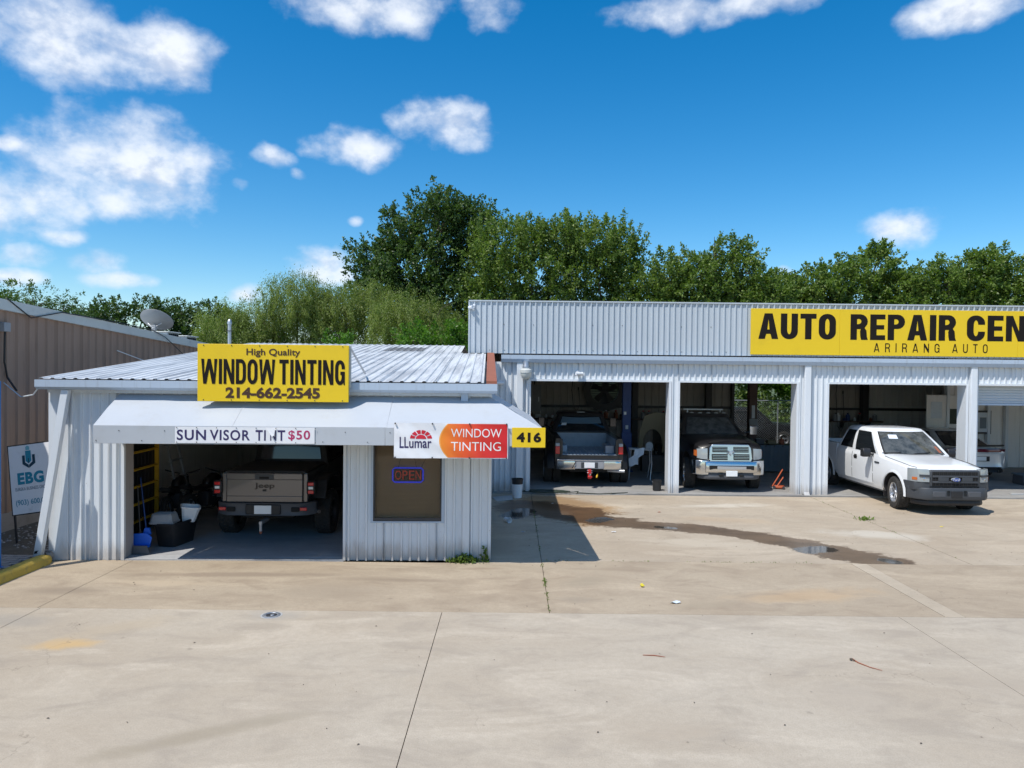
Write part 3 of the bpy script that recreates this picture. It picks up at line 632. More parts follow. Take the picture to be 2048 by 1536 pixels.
# roller shutter in the fourth bay, partly lowered
sh = MB(); z = 2.58; vs = []; zz = []
while z < 3.1:
    zz += [(z, .0), (z+.02, .018), (z+.055, .018), (z+.075, 0)]; z += .075
sh.ribbon(lambda u, v: (u, .24-zz[int(v)][1], zz[int(v)][0]), (12.82, 16.58), range(len(zz)))
so = sh.build('roller_shutter', M['parapet_metal'], MBd, recalc=False)
MB().box(12.82, 16.58, .2, .26, 2.53, 2.582).build('bottom_bar', M['trim_metal'], so)
# exhaust fan in the back wall of the first bay
fx, fz = 3.92, 2.6
fm = MB()
for a in (0, 1): fm.box(fx-.72+a*1.36, fx-.64+a*1.36, 10.5, 10.72, fz-.72, fz+.72)
fm.box(fx-.64, fx+.64, 10.5, 10.72, fz+.64, fz+.72); fm.box(fx-.64, fx+.64, 10.5, 10.72, fz-.72, fz-.64)
fan = fm.build('exhaust_fan', M['dark_steel'], MBd)
MB().lathe([(.60, 10.48), (.64, 10.48), (.64, 10.7), (.60, 10.7), (.60, 10.48)], 32, 'y', (fx, 0, fz)).build('fan_ring', M['dark_steel'], fan)
MB().lathe([(.60, 10.47), (.90, 10.47)], 32, 'y', (fx, 0, fz)).build('fan_plate', M['dark_steel'], fan)
for q in range(5):
    a = q*2*PI/5+.3; bl_ = MB(); c, s_ = math.cos(a), math.sin(a)
    bl_.add([(fx+c*r_-s_*w_, 10.6+d_, fz+s_*r_+c*w_) for r_, w_, d_ in ((.1, -.05, -.02), (.55, -.16, -.06), (.55, .14, .06), (.1, .06, .02))], [(0, 1, 2, 3)])
    bl_.build('fan_blade', M['dark_steel'], fan)
for q in range(12):
    z = fz-.6+q*.1
    MB().add([(fx-.6, 10.66, z), (fx+.6, 10.66, z), (fx+.6, 10.70, z+.094), (fx-.6, 10.70, z+.094)], [(0, 1, 2, 3)]).build('louvre', M['dark_steel'], fan)
# the fan opening is a real hole: the wall behind it glows through the louvres as daylit leaves
lit = []
for o in list(bpy.data.objects):
    if o.parent == MBd and o.name.startswith('back_panel'):
        xs_ = [v.co.x for v in o.data.vertices]
        if min(xs_) < fx+.6 and max(xs_) > fx-.6 and min(v.co.z for v in o.data.vertices) < 1:
            a, b = min(xs_), max(xs_); mt = o.data.materials[0]
            bpy.data.objects.remove(o); lit.append((a, b))
for a, b in lit:
    for z0, z1 in ((0, fz-.62), (fz+.62, 4.2)):
        p = ribs(a, b, .3, .022); m = MB(); m.ribbon(lambda u, v: (p[int(u)][0], 10.8-p[int(u)][1], v), range(len(p)), (z0, z1)); m.build('back_panel', M['inner_wall'], MBd, recalc=False)
    for x0, x1 in ((a, min(b, fx-.62)), (max(a, fx+.62), b)):
        if x1-x0 > .02: MB().box(x0, x1, 10.79, 10.8, fz-.62, fz+.62).build('back_panel', M['inner_wall'], MBd)

# ============================================================ BROWN BUILDING
BB = thing('brown_building', 'long brown ribbed metal building with a pale sloping roof edge at the left', 'building', (-10, 0, 0))
bz = lambda y: 4.56-(y-13.9)*.052
for pr in sheets('wall_panel', 'brown_siding', BB, 2.0, 32, lambda u: .42, lambda u: bz(u)-.1, lambda u, v, h: (h, u, v), pitch=.305, rh=.035, width=.915, hw=.05, tw=.022): pass
MB().box(-.25, .03, 2, 32, -.05, .42).build('foundation', M['paver'], BB)
MB().prism([(2, bz(2)-.14), (32, bz(32)-.14), (32, bz(32)+.07), (2, bz(2)+.07)], -.05, .09, 'x').build('roof_edge', M['brown_trim'], BB)
MB().add([(-14, 2, bz(2)+.06), (-.06, 2, bz(2)+.06), (-.06, 32, bz(32)+.06), (-14, 32, bz(32)+.06)], [(0, 1, 2, 3)]).build('roof', M['brown_trim'], BB)
MB().box(-14, -13.9, 2, 32, 0, 3.5).build('far_wall', M['brown_siding'], BB); MB().box(-14, -.05, 1.95, 2.0, 0, bz(2)).build('end_wall', M['brown_siding'], BB); MB().box(-14, -.05, 32, 32.05, 0, bz(32)).build('end_wall', M['brown_siding'], BB)
def wire(name, pts, r, mt, par=None, **t):
    return MB().tube(pts, r, 5).build(name, M[mt], par, **t)
wire('cable', [(.10, 13.9, bz(13.9)+.1), (.11, 14.6, bz(14.6)-.2), (.12, 15.6, bz(15.6)+.05), (.13, 17.5, bz(17.5)+.09), (.12, 19.5, bz(19.5)+.1), (.14, 20.2, 4.2), (.2, 21.5, 3.6), (.3, 22.5, 3.3)], .012, 'black_plastic', BB)
wire('cable', [(.1, 17.8, 3.75), (.1, 19.2, 3.5), (.2, 21, 3.42), (.5, 22, 3.45)], .012, 'white_plastic', BB)
bx = MB().box(0, .25, 13.75, 14.1, 3.0, 3.2); 
MB().box(.02, .12, 13.82, 14.0, 4.0, 4.18).build('junction_box', M['grey_plastic'], BB, bevel=.01)
wire('cable', [(.07, 13.9, 4.0), (.06, 13.9, 3.4), (.05, 14.0, 3.1), (.3, 13.9, 2.85)], .02, 'black_plastic', BB)
wire('overhead_cable', [(-9.95, 13.9, 3.0), (-9.2, 13.3, 2.75), (-8.5, 12.6, 2.82), (-8.03, 12.1, 3.02)], .012, 'paper'); tag(bpy.data.objects['overhead_cable'], 'thin pale cable slung from the brown wall to the white roof corner', 'cable')
# ============================================================ SIGNS AND FIXED SMALL THINGS
def flat(name, pts, y, mt, parent, fn=None):       # flat print in local x-z
    m = MB(); m.add([(fn(p[0], y, p[1]) if fn else (p[0], y, p[1])) for p in pts], [tuple(range(len(pts)))]); return m.build(name, M[mt], parent, recalc=False)
# window tinting board
a, b = Vector((-5.23, 11.80, 0)), Vector((-2.74, 11.90, 0)); th = math.atan2(b.y-a.y, b.x-a.x); Wd = (b-a).length
T = thing('window_tinting_sign', 'large yellow board reading WINDOW TINTING fixed over the roof edge above the awning', 'sign', (a.x, a.y, 2.775), th)
Hh = .955
MB().box(0, Wd, 0, .05, 0, Hh).build('board', M['yellow_sign'], T, bevel=.004)
letters('High Quality', Wd*.322, Wd*.678, .74, .885, -.005, M['brown_print'], T, bold=.018)
block('WINDOW', Wd*.025, Wd*.512, .29, .705, -.005, M['black_print'], T, .20, .15, .10)
block('TINTING', Wd*.54, Wd*.975, .29, .705, -.005, M['black_print'], T, .21, .15, .11)
letters('214-662-2545', Wd*.185, Wd*.81, .055, .24, -.005, M['brown_print'], T, bold=.04)
sc = MB()
for i in range(6): 
    for z in (.025, Hh-.025): sc.lathe([(0, 0), (.009, 0), (.009, .008), (0, .008)], 6, 'y', (.1+i*(Wd-.2)/5, -.008, z))
sc.build('screws', M['dark_steel'], T)['kind'] = 'stuff'
for x, q in ((Wd+.01, 1), (.02, -1)):
    MB().tube([(x, .06, Hh-.03), (x+.10, 1.0, .48)], .018, 6).build('brace', M['galv'], T)
    MB().box(x-.01, x+.02, .05, .09, .25, Hh-.01).build('brace', M['galv'], T)
# awning banners
def onaw(x0, z0, y=-.87, out=0): p = fw(x0, y-out); return (p.x, p.y, z0)
worn('banner_white', (.78, .79, .82), .5, 0, .04, 5, (.5, .5, .5), .2)
T = thing('sun_visor_banner', 'small white banner on the awning reading SUN VISOR TINT $50 with a folded flap', 'banner', onaw(-5.05, 2.12), FA)
w_, h_ = 2.22, .262
cl = MB(); us = [w_*i/40 for i in range(41)]; cl.ribbon(lambda u, v: (u, -.008-.004*math.sin(u*7)-.003*math.sin(u*19+v*9), v), us, [h_*j/4 for j in range(5)])
cl.build('cloth', M['banner_white'], T, smooth=60, recalc=False)
x = .03
for t, a_, b_, mt, bo in (('SUN', .03, .49, 'navy_print', .02), ('VISOR', .55, 1.19, 'navy_print', .02), ('TI', 1.28, 1.44, 'navy_print', .02), ('T', 1.63, 1.75, 'navy_print', .02), ('$50', 1.80, 2.15, 'magenta_print', .02)):
    letters(t, a_, b_, .045, .215, -.0025, M[mt], T, bold=bo, spacing=1.12, fn=lambda x, y, z: (x, y-.008-.004*math.sin(x*7)-.003*math.sin(x*19+z*9), z))
letters('N', 1.51, 1.605, .045, .215, -.0025, M['navy_print'], T, bold=.02, fn=lambda x, y, z: (x, y-.008-.004*math.sin(x*7)-.003*math.sin(x*19+z*9), z))
MB().add([(1.44, -.02, .262), (1.60, -.028, .262), (1.58, -.035, .13), (1.545, -.04, .11)], [(0, 1, 2, 3)]).build('folded_flap', M['banner_white'], T)
gr = MB()
for i in range(8):
    for z in (.015, h_-.015): gr.lathe([(0, 0), (.008, 0), (.008, .006), (0, .006)], 6, 'y', (.03+i*.315, -.022, z))
gr.build('grommets', M['dark_steel'], T)['kind'] = 'stuff'
# tint maker banner
def grad():
    m = mat('banner_gradient', (.8, .1, .02), .45); k = N(m.node_tree); b = m.node_tree.nodes['Principled BSDF']
    s = k.new('ShaderNodeSeparateXYZ'); k.put(s.inputs[0], k.new('ShaderNodeTexCoord').outputs['Object'])
    k.put(b.inputs['Base Color'], k.ramp(k.math('MULTIPLY_ADD', s.outputs[0], 1/1.85, 0), [(.40, (.85, .26, .02)), (.60, (.78, .10, .02)), (.78, (.66, .03, .02)), (1, (.62, .012, .02))])); return m
grad(); mat('pale_orange', (.88, .42, .10), .5)
T = thing('tint_film_banner', 'white and red banner with a red half sun emblem hanging below the awning edge', 'banner', onaw(-1.55, 1.90, out=.005), FA)
w_, h_ = 1.845, .575
wv = lambda x, z: -.020-.010*math.sin(x*6+z*2)*(1-z/h_)-.004*math.sin(x*17+z*11)-.004*math.sin(z*19+x*5)-.002*math.sin((x+z)*29)
cl = MB(); cl.ribbon(lambda u, v: (u, wv(u, v), v), [w_*i/60 for i in range(61)], [h_*j/16 for j in range(17)]); cl.build('cloth', M['banner_white'], T, smooth=60, recalc=False)
wf_ = lambda x, y, z: (x, wv(x, z)+y, z)
def arcpatch(x_off, mt, y, nm):
    m = MB(); m.ribbon(lambda u, v: wf_((x_off+.15*(2*v/h_-1)**2)+((w_-.012)-(x_off+.15*(2*v/h_-1)**2))*u, y, v), [i/40 for i in range(41)], [.012+(h_-.024)*j/20 for j in range(21)])
    return m.build(nm, M[mt], T, smooth=60, recalc=False)
arcpatch(.725, 'pale_orange', -.002, 'printed_edge'); arcpatch(.745, 'banner_gradient', -.004, 'printed_field')
letters('WINDOW', .92, 1.74, .345, .485, -.0065, M['white_print'], T, bold=-.004, fn=wf_)
letters('TINTING', .92, 1.73, .125, .27, -.0065, M['white_print'], T, bold=-.004, fn=wf_)
for t, a_, b_, z0, z1 in (('LL', .09, .235, .165, .345), ('umar', .245, .605, .165, .28)):
    letters(t, a_, b_, z0, z1, -.004, M['navy_print'], T, bold=.012, fn=wf_)
cxe, cze = .435, .315
for r0, r1, n0 in ((0.0, .085, 1), (.1, .178, 6)):
    for q in range(n0):
        gap = .0 if n0 == 1 else .05; a0 = PI*q/n0+gap; a1 = PI*(q+1)/n0-gap
        m = MB(); m.ribbon(lambda u, v: wf_(cxe+v*math.cos(a0+(a1-a0)*u), -.004, cze+.8*v*math.sin(a0+(a1-a0)*u)), [i/10 for i in range(11)], (r0+.001, r1))
        m.build('emblem', M['red_print'], T, recalc=False)
gr = MB()
for i in range(4):
    for z in (.012, h_-.012): gr.box(.02+i*.6-.01, .02+i*.6+.01, -.055, -.028, z-.012, z+.012)
gr.build('ties', M['dark_steel'], T)['kind'] = 'stuff'
# 416
T = thing('number_sign', 'small yellow sign reading 416 at the right corner of the awning', 'sign', onaw(.36, 2.085, out=.01), FA)
MB().box(0, .545, -.012, 0, 0, .325).build('board', M['yellow_sign'], T, bevel=.003)
letters('416', .075, .475, .085, .25, -.016, M['black_print'], T, bold=.045, spacing=1.1)
# auto repair center
T = thing('auto_repair_sign', 'long yellow parapet sign reading AUTO REPAIR CENTER in bold black letters', 'sign', (6.53, Yw-.035, 3.87))
for i in range(4): MB().box(i*2.44+.002, (i+1)*2.44-.002, -.03, 0, 0, 1.262).build('sign_panel', M['yellow_sign'], T, bevel=.002)
block('AUTO', .21, 2.33, .43, 1.13, -.034, M['black_print'], T)
block('REPAIR', 2.73, 5.62, .43, 1.13, -.034, M['black_print'], T)
block('CENTER', 5.92, 9.12, .43, 1.13, -.034, M['black_print'], T)
block('ARIRANG', 3.38, 5.18, .10, .345, -.034, M['black_print'], T, .13, .12, .72)
block('AUTO', 5.53, 6.50, .10, .345, -.034, M['black_print'], T, .13, .12, .72)
# open sign
T = thing('open_sign', 'blue and red neon OPEN sign hanging inside the office window', 'neon sign', tuple(fw(-1.70, .07, 1.36)), FA)
mat('neon_blue', (.02, .03, .55), .3, emit=((.03, .06, 1), .55)); mat('neon_red', (.5, .05, .04), .3, emit=((1, .1, .07), .12))
MB().box(.02, .52, .012, .02, .02, .23).build('backing', M['dark_steel'], T)
rp = [(.04, 0), (.50, 0), (.535, .035), (.535, .215), (.50, .25), (.04, .25), (.005, .215), (.005, .035), (.04, 0)]
MB().tube([(p[0], 0, p[1]) for p in rp], .013, 8).build('border_tube', M['neon_blue'], T, smooth=50)
for t, a_, b_ in (('O', .045, .155), ('P', .175, .265), ('E', .29, .385), ('N', .405, .50)):
    letters(t, a_, b_, .045, .205, -.004, M['neon_red'], T, bold=.0, name='neon_letter')
for x0, x1 in ((.1, .16), (.42, .37), (.50, .62)): wire('chain', [(x0, .0, .25), (x1, .0, .5), (x1+.02, 0, .72)], .003, 'dark_steel', T)

# leaning white channel at the left corner
lp = thing('leaning_channel', 'white metal channel leaning against the left corner of the white garage', 'post', tuple(fw(-7.52, -.12, 0)), FA)
m = MB(); A, B = Vector((-.09, -.06, .06)), Vector((.36, -.03, 2.93))
sec = [(-.062, 0), (-.062, -.09), (-.056, -.098), (.056, -.098), (.062, -.09), (.062, 0)]
m.ribbon(lambda u, v: tuple(A.lerp(B, v)+Vector((sec[int(u)][0], sec[int(u)][1], 0))), range(6), [0, .3, .6, 1]); m.build('channel', M['white_wall'], lp)
MB().box(-.19, .0, -.2, -.02, 0, .07).build('foot', M['paver'], lp)
MB().add([(-.12, -.16, .17), (-.06, -.16, .18), (-.07, -.16, .2), (-.04, -.16, .23), (-.11, -.16, .215)], [(0, 1, 2, 3, 4)]).build('torn_sticker', M['black_print'], lp)
# business sign at left
T = thing('business_group_sign', 'white yard sign with blue EBG lettering leaning beside the brown wall', 'sign', (-9.10, 12.95, .60), rad(-4))
T.rotation_euler = (rad(-6), rad(-8), rad(3))
worn('sign_white', (.80, .80, .82), .6, 0, .03, 3)
Z0 = .0
MB().box(-.02, .80, 0, .03, Z0-.02, 1.27).build('frame', M['black_plastic'], T)
MB().box(0, .78, -.006, 0.0, Z0, 1.25).build('face', M['sign_white'], T)
for x in (.0, .76): MB().box(x, x+.03, .005, .035, -.52, Z0-.02).build('leg', M['black_plastic'], T)
letters('EBG', .13, .60, .53, .75, -.010, M['teal_print'], T, bold=.05, spacing=1.1)
letters('EUREKA BUSINESS GROUP', .08, .68, .42, .48, -.010, M['grey_print'], T, bold=.008)
letters('(903) 600.0610', .07, .74, .13, .255, -.010, M['teal_print'], T, bold=.01)
for pts, mt in (([(.24, 1.06), (.24, .90), (.35, .82), (.35, .88), (.29, .93), (.29, 1.06)], 'dark_teal'), ([(.47, 1.06), (.47, .90), (.355, .82), (.355, .88), (.42, .93), (.42, 1.06)], 'dark_teal'), ([(.30, 1.14), (.30, .95), (.35, .90), (.40, .95), (.40, 1.14)], 'teal_print'), ([(.31, 1.21), (.31, 1.15), (.38, 1.15), (.38, 1.21), (.345, 1.235)], 'pale_teal'), ([(.345, 1.0), (.36, 1.0), (.36, .91), (.345, .91)], 'dark_teal')):
    flat('emblem', pts, -.010 if mt != 'dark_teal' else -.012, mt, T)
# blue post at the left edge
T = thing('blue_post', 'bright blue metal post at the left edge of the pavement', 'post', (-8.12, 11.25, .085))
worn('blue_paint', (.01, .16, .55), .4, 0, .06, 3, (.1, .1, .1), .2)
MB().box(-.16, -.01, -.05, .05, 0, 3.0).build('post', M['blue_paint'], T, bevel=.008); MB().box(-.2, .005, -.08, .08, 0, .03).build('base_plate', M['blue_paint'], T)
# satellite dish
T = thing('satellite_dish', 'grey satellite dish on a short mast at the edge of the brown roof', 'satellite dish', (-10.08, 20.0, 4.24))
dm = MB(); pr = [(0, .0)]+[(r, .16*(r/.44)**2) for r in (.1, .2, .3, .38, .43)]+[(.44, .165), (.44, .155)]+[(r, .16*(r/.44)**2-.012) for r in (.38, .3, .2, .1)]+[(0, -.012)]
dm.lathe(pr, 32, 'z'); worn('dish_grey', (.27, .28, .29), .55, 0, .05, 2)
dsh = dm.build('reflector', M['dish_grey'], T, smooth=50, loc=(.0, 0.05, .33)); dsh.rotation_euler = (rad(-37), rad(0), 0)
MB().tube([(0, 0, -.05), (0, 0, .18), (0, .02, .30)], .028, 8).build('mast', M['galv'], T, smooth=40)
MB().box(-.06, .06, -.06, .04, .14, .29).build('bracket', M['dish_grey'], T, bevel=.01)
MB().box(-.12, .12, -.08, .08, -.06, -.02).build('base_plate', M['galv'], T)
MB().tube([(0, -.06, .2), (-.13, -.02, .3), (-.2, 0.02, .36)], .012, 6).build('arm', M['galv'], T); MB().tube([(0, -.06, .2), (.13, -.02, .3), (.2, 0.02, .36)], .012, 6).build('arm', M['galv'], T)
# rooftop units
for i, (y, lb) in enumerate(((21.1, 'nearer low grey vent box on the brown roof edge past the dish'), (22.3, 'farther low grey vent box on the brown roof edge past the dish'))):
    T = thing('roof_vent', lb, 'vent', (-10.35, y, bz(y)+.06)); T['group'] = 'vent boxes on the brown roof'
    MB().box(-.28, .28, -.35, .35, 0, .13).build('housing', M['galv'], T, bevel=.01); MB().box(-.33, .33, -.4, .4, .13, .16).build('cap', M['brown_trim'], T, bevel=.01)
    for q in range(5): MB().box(.281, .295, -.28+q*.12, -.2+q*.12, .03, .1).build('slot', M['black_void'], T)
T = thing('steel_mast', 'grey steel service mast rising behind the white roof', 'pole', (-10.35, 26, 0))
MB().tube([(0, 0, 0), (0, 0, 5.0)], .065, 10).build('mast', M['galv'], T, smooth=40); MB().lathe([(0, 5.16), (.05, 5.13), (.085, 5.03), (.085, 4.96), (0, 4.96)], 12).build('cap', M['galv'], T, smooth=40)
MB().box(-.085, .085, -.085, .085, 4.7, 4.73).build('collar', M['dark_steel'], T)
# area lamp above the first bay
T = thing('area_lamp', 'grey barn light with a domed lens beside the first service bay', 'lamp', (.38, Yw-.22, 3.12))
MB().lathe([(0, .50), (.075, .50), (.08, .40), (.10, .36), (.10, .30), (0, .30)], 16).build('ballast', M['galv'], T, smooth=40)
MB().lathe([(.10, .30), (.155, .26), (.16, .18), (.15, .17)], 20).build('lamp_shade', M['brown_trim'], T, smooth=40)
worn('lens_white', (.62, .64, .6), .3); MB().lathe([(.148, .17), (.13, .07), (.08, .01), (0, 0)], 20).build('lens', M['lens_white'], T, smooth=60)
MB().tube([(0, 0, .42), (.0, .21, .42)], .02, 6).build('arm', M['galv'], T)
def camera_thing(loc, rz, lb):
    T = thing('security_camera', lb, 'camera', loc, rz, 'white security cameras on the walls')
    MB().lathe([(0, 0), (.05, 0), (.05, .03), (0, .03)], 12, 'y', (0, -.03, 0)).build('mount', M['white_plastic'], T, smooth=40)
    MB().tube([(0, -.03, 0), (0, -.08, -.03)], .014, 6).build('arm', M['white_plastic'], T)
    MB().lathe([(0, -.02), (.045, -.02), (.045, .17), (.05, .17), (.05, .19), (.036, .19), (.036, .18), (0, .18)], 12, 'x', (-.09, -.10, -.04)).build('housing', M['white_plastic'], T, smooth=40)
    MB().lathe([(0, .172), (.034, .172)], 12, 'x', (-.087, -.10, -.04)).build('lens', M['black_plastic'], T)
camera_thing((1.80, Yw-.03, 3.33), rad(25), 'white bullet camera above the opening of the first bay')
camera_thing((-1.05, Yw-.05, 5.12), rad(-60), 'white bullet camera at the top left corner of the ribbed parapet')
camera_thing((-.34, Yw-.03, 3.05), rad(10), 'white bullet camera on the wall beside the rusty roof edge')
# ============================================================ VEHICLES (local: +x forward, front bumper near x=0)
def paint(name, col, rough=.25, metal=0, coat=.8):
    return worn(name, col, rough, metal, .02, 1.5, tuple(x*.8 for x in col), .10, coat=coat)
paint('paint_white', (.80, .82, .84)); paint('paint_black', (.007, .007, .009), .35, 0, .25); paint('paint_charcoal', (.035, .034, .035), .3, .3)
paint('paint_bronze', (.135, .128, .130), .25, .45); paint('paint_silver', (.70, .73, .76), .28, .4)
mat('seam', (.012, .012, .012), .7); mat('interior', (.02, .02, .022), .8); worn('bed_grey', (.34, .40, .46), .5, 0, .15, 3, (.1, .1, .1), .4)
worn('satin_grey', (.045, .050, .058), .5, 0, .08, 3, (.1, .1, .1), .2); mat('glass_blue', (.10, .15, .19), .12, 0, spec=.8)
def car_glass():
    m = mat('windshield_glass', (.05, .055, .055), .04, 0, spec=.8); k = N(m.node_tree); b = m.node_tree.nodes['Principled BSDF']
    k.put(b.inputs['Base Color'], k.mix(k.smooth(k.noise(k.new('ShaderNodeTexCoord').outputs['Object'], 5, 5, .6), .35, .7), (.10, .105, .10), (.035, .04, .04)))
car_glass()
def prof(hw, zb, zs, zt, cr=.02, sh=.90):
    return [(0, zb), (hw*.93, zb), (hw*.985, zb+.12), (hw, zb+(zs-zb)*.45), (hw*.998, zs-.16), (hw*.975, zs-.04), (hw*sh, zs+.005), (hw*.62, zt), (hw*.3, zt+cr*.8), (0, zt+cr)]
def ring(x, pts):
    return [(x, y, z) for y, z in pts]+[(x, -y, z) for y, z in reversed(pts[1:-1])]
def loft(m, rings, mi=0, cap=True):
    n = len(rings[0]); o = [p for r in rings for p in r]
    fs = [(i*n+k, i*n+(k+1) % n, (i+1)*n+(k+1) % n, (i+1)*n+k) for i in range(len(rings)-1) for k in range(n)]
    if cap: fs += [tuple(range(n-1, -1, -1)), tuple(range(len(o)-n, len(o)))]
    m.add(o, fs, mi); return m
def carve(o, cutters, wells=()):
    """subtract closed cutter meshes; faces inside a wheel well take the second slot"""
    objs = []
    for c in cutters:
        q = c.build('cut', M['seam'], None); objs.append(q); q.parent = o.parent
        b = o.modifiers.new('b', 'BOOLEAN'); b.operation = 'DIFFERENCE'; b.solver = 'EXACT'; b.object = q
    bake(o)
    for q in objs: bpy.data.objects.remove(q)
    for p in o.data.polygons:
        c = p.center
        for (wx, wz, r) in wells:
            dd = math.hypot(c.x-wx, c.z-wz); rn_ = abs((c.x-wx)*p.normal.x+(c.z-wz)*p.normal.z)/max(dd, 1e-6)
            if r*.9 < dd < r*1.02 and rn_ > .9: p.material_index = 1
            elif dd < r and abs(p.normal.y) > .98 and abs(c.y) < .80: p.material_index = 1
    shade(o.data, 32)
def cyl(x, z, r, y0, y1, n=28):
    return MB().prism([(x+r*math.cos(2*PI*k/n), z+r*math.sin(2*PI*k/n)) for k in range(n)], y0, y1, 'y')
def wheel(T, x, y, s, r=.40, w=.27, style='steel', rim='alloy', steer=0, deep=0):
    """s: +1 left side, -1 right; y: centre of the tread"""
    m = MB(); h = w/2
    m.lathe([(r*.60, -h*.72), (r*.66, -h*.95), (r*.80, -h*1.03), (r*.93, -h*.98), (r*.975, -h*.82), (r*.985, -h*.4), (r*.985, h*.4), (r*.975, h*.82), (r*.93, h*.98), (r*.80, h*1.03), (r*.66, h*.95), (r*.60, h*.72), (r*.60, -h*.72)], 36, 'y')
    nb = 34
    for k in range(nb):
        for row, (a, b, off) in enumerate(((-.86, -.46, 0), (-.36, -.04, .5), (.04, .36, 0), (.46, .86, .5))):
            t = 2*PI*(k+off)/nb; dt = 2*PI/nb*.33; vs = []
            for rr in (r*.975, r*1.012-abs(a+b)*.004):
                for tt, hh in ((t-dt, a*h), (t+dt, a*h+.008), (t+dt, b*h), (t-dt, b*h-.008)): vs.append((rr*math.cos(tt), hh, rr*math.sin(tt)))
            m.add(vs, [(4, 5, 6, 7), (0, 1, 5, 4), (1, 2, 6, 5), (2, 3, 7, 6), (3, 0, 4, 7)])
    W_ = m.build('wheel', M['tyre'], T, smooth=40, loc=(x, y, r*.985), rot=(0, random.uniform(0, 1), rad(steer)))
    rr = r*.60; f = MB(); e = h*.80
    f.lathe([(rr*.98, s*-h*.7), (rr*1.0, s*e), (rr*1.05, s*(e+.012)), (rr*1.02, s*(e+.02)), (rr*.93, s*(e+.008)), (rr*.90, s*(e-.05)), (rr*.88, s*-h*.6)], 32, 'y')
    f.build('rim', M[rim], W_, smooth=40)
    f = MB(); d0 = e-.045+deep; ns = {'steel': 7, 'chrome': 8, 'sport': 5}[style]
    f.lathe([(0, s*(d0+.03)), (rr*.2, s*(d0+.03)), (rr*.24, s*(d0+.01)), (rr*.40, s*(d0)), (rr*.42, s*(d0-.04))], 20, 'y')
    for k in range(ns):
        a = 2*PI*k/ns; wd = .30/ns*7*.22
        for q in (0,):
            vs = []
            for ra, wa, dd in ((rr*.30, wd*rr*1.25, d0+.006), (rr*.92, wd*rr*1.7, e-.03)):
                for sg in (-1, 1): vs.append((ra*math.cos(a)-sg*wa*math.sin(a), s*dd, ra*math.sin(a)+sg*wa*math.cos(a)))
            vs += [(p[0], p[1]-s*.03, p[2]) for p in vs]
            f.add(vs, [(0, 1, 3, 2), (4, 6, 7, 5), (0, 2, 6, 4), (1, 5, 7, 3)])
    f.build('spokes', M[rim], W_, smooth=40)
    g = MB().lathe([(0, s*-h*.55), (rr*.9, s*-h*.55)], 20, 'y'); g.build('brake', M['black_void'], W_)
    if style != 'chrome':
        for k in range(6): a = 2*PI*k/6; g2 = MB().lathe([(0, s*(d0+.035)), (.010, s*(d0+.03)), (.012, s*(d0))], 6, 'y', (rr*.3*math.cos(a), 0, rr*.3*math.sin(a)))
    return W_
class GH:
    """cab above the belt line"""
    def __init__(s, xfb, xft, xrb, xrt, yb, yt, zb, zt, bow=.10, crown=.06, rbow=.02):
        s.__dict__.update(locals())
    def xf(s, t): return s.xfb+(s.xft-s.xfb)*t
    def xr(s, t): return s.xrb+(s.xrt-s.xrb)*t
    def y(s, t): return s.yb+(s.yt-s.yb)*max(t, 0)**1.25
    def z(s, t): return s.zb+(s.zt-s.zb)*t
    def front(s, p, t, o=0): return (s.xf(t)-s.bow*p*p+o, s.y(t)*p*.97, s.z(t)+o*.6)
    def rear(s, p, t, o=0): return (s.xr(t)+s.rbow*p*p-o, s.y(t)*p*.97, s.z(t)+o*.3)
    def side(s, q, t, sg, o=0):
        a, b = s.xr(t)+s.rbow+.02, s.xf(t)-s.bow-.02
        return (a+(b-a)*q, sg*(s.y(t)+o), s.z(t)+o*.2)
    def ring(s, t):
        P = [s.front(p, t) for p in (-1, -.75, -.45, -.15, .15, .45, .75, 1)]
        P += [s.side(q, t, 1) for q in (1, .66, .33, 0)]
        P += [s.rear(p, t) for p in (1, .6, 0, -.6, -1)]
        P += [s.side(q, t, -1) for q in (0, .33, .66, 1)]
        return P
    def body(s, T, mt):
        m = MB(); R = [s.ring(t) for t in (-.12, 0, .35, .7, .94)]
        r1 = s.ring(1.0); cx = sum(p[0] for p in r1)/len(r1)
        for sc_, dz in ((.985, 0), (.94, .4), (.82, .72), (.55, .93), (.2, 1)):
            R.append([(cx+(p[0]-cx)*sc_, p[1]*sc_, s.zt+s.crown*dz) for p in r1])
        loft(m, R); return m.build('cab', M[mt], T, smooth=42)
    def glass(s, T, name, fn, a0, a1, t0, t1, mt, n=8, mm=5, surround=True):
        if surround:
            m = MB(); e = .02*(a1-a0)+.008; m.ribbon(lambda u, v: fn(u, v, .004), [a0-e+(a1-a0+2*e)*i/n for i in range(n+1)], [t0-.03+(t1-t0+.06)*j/mm for j in range(mm+1)])
            m.build('window_seal', M['seam'], T, smooth=60, recalc=False)
        m = MB(); m.ribbon(lambda u, v: fn(u, v, .010), [a0+(a1-a0)*i/n for i in range(n+1)], [t0+(t1-t0)*j/mm for j in range(mm+1)])
        return m.build(name, M[mt], T, smooth=60, recalc=False)
def on_side(P, z):     # half width of a body profile at height z
    for (y0, z0), (y1, z1) in zip(P[1:], P[2:]):
        if z0 <= z <= z1: return y0+(y1-y0)*(z-z0)/max(z1-z0, 1e-6)
    return P[3][0]
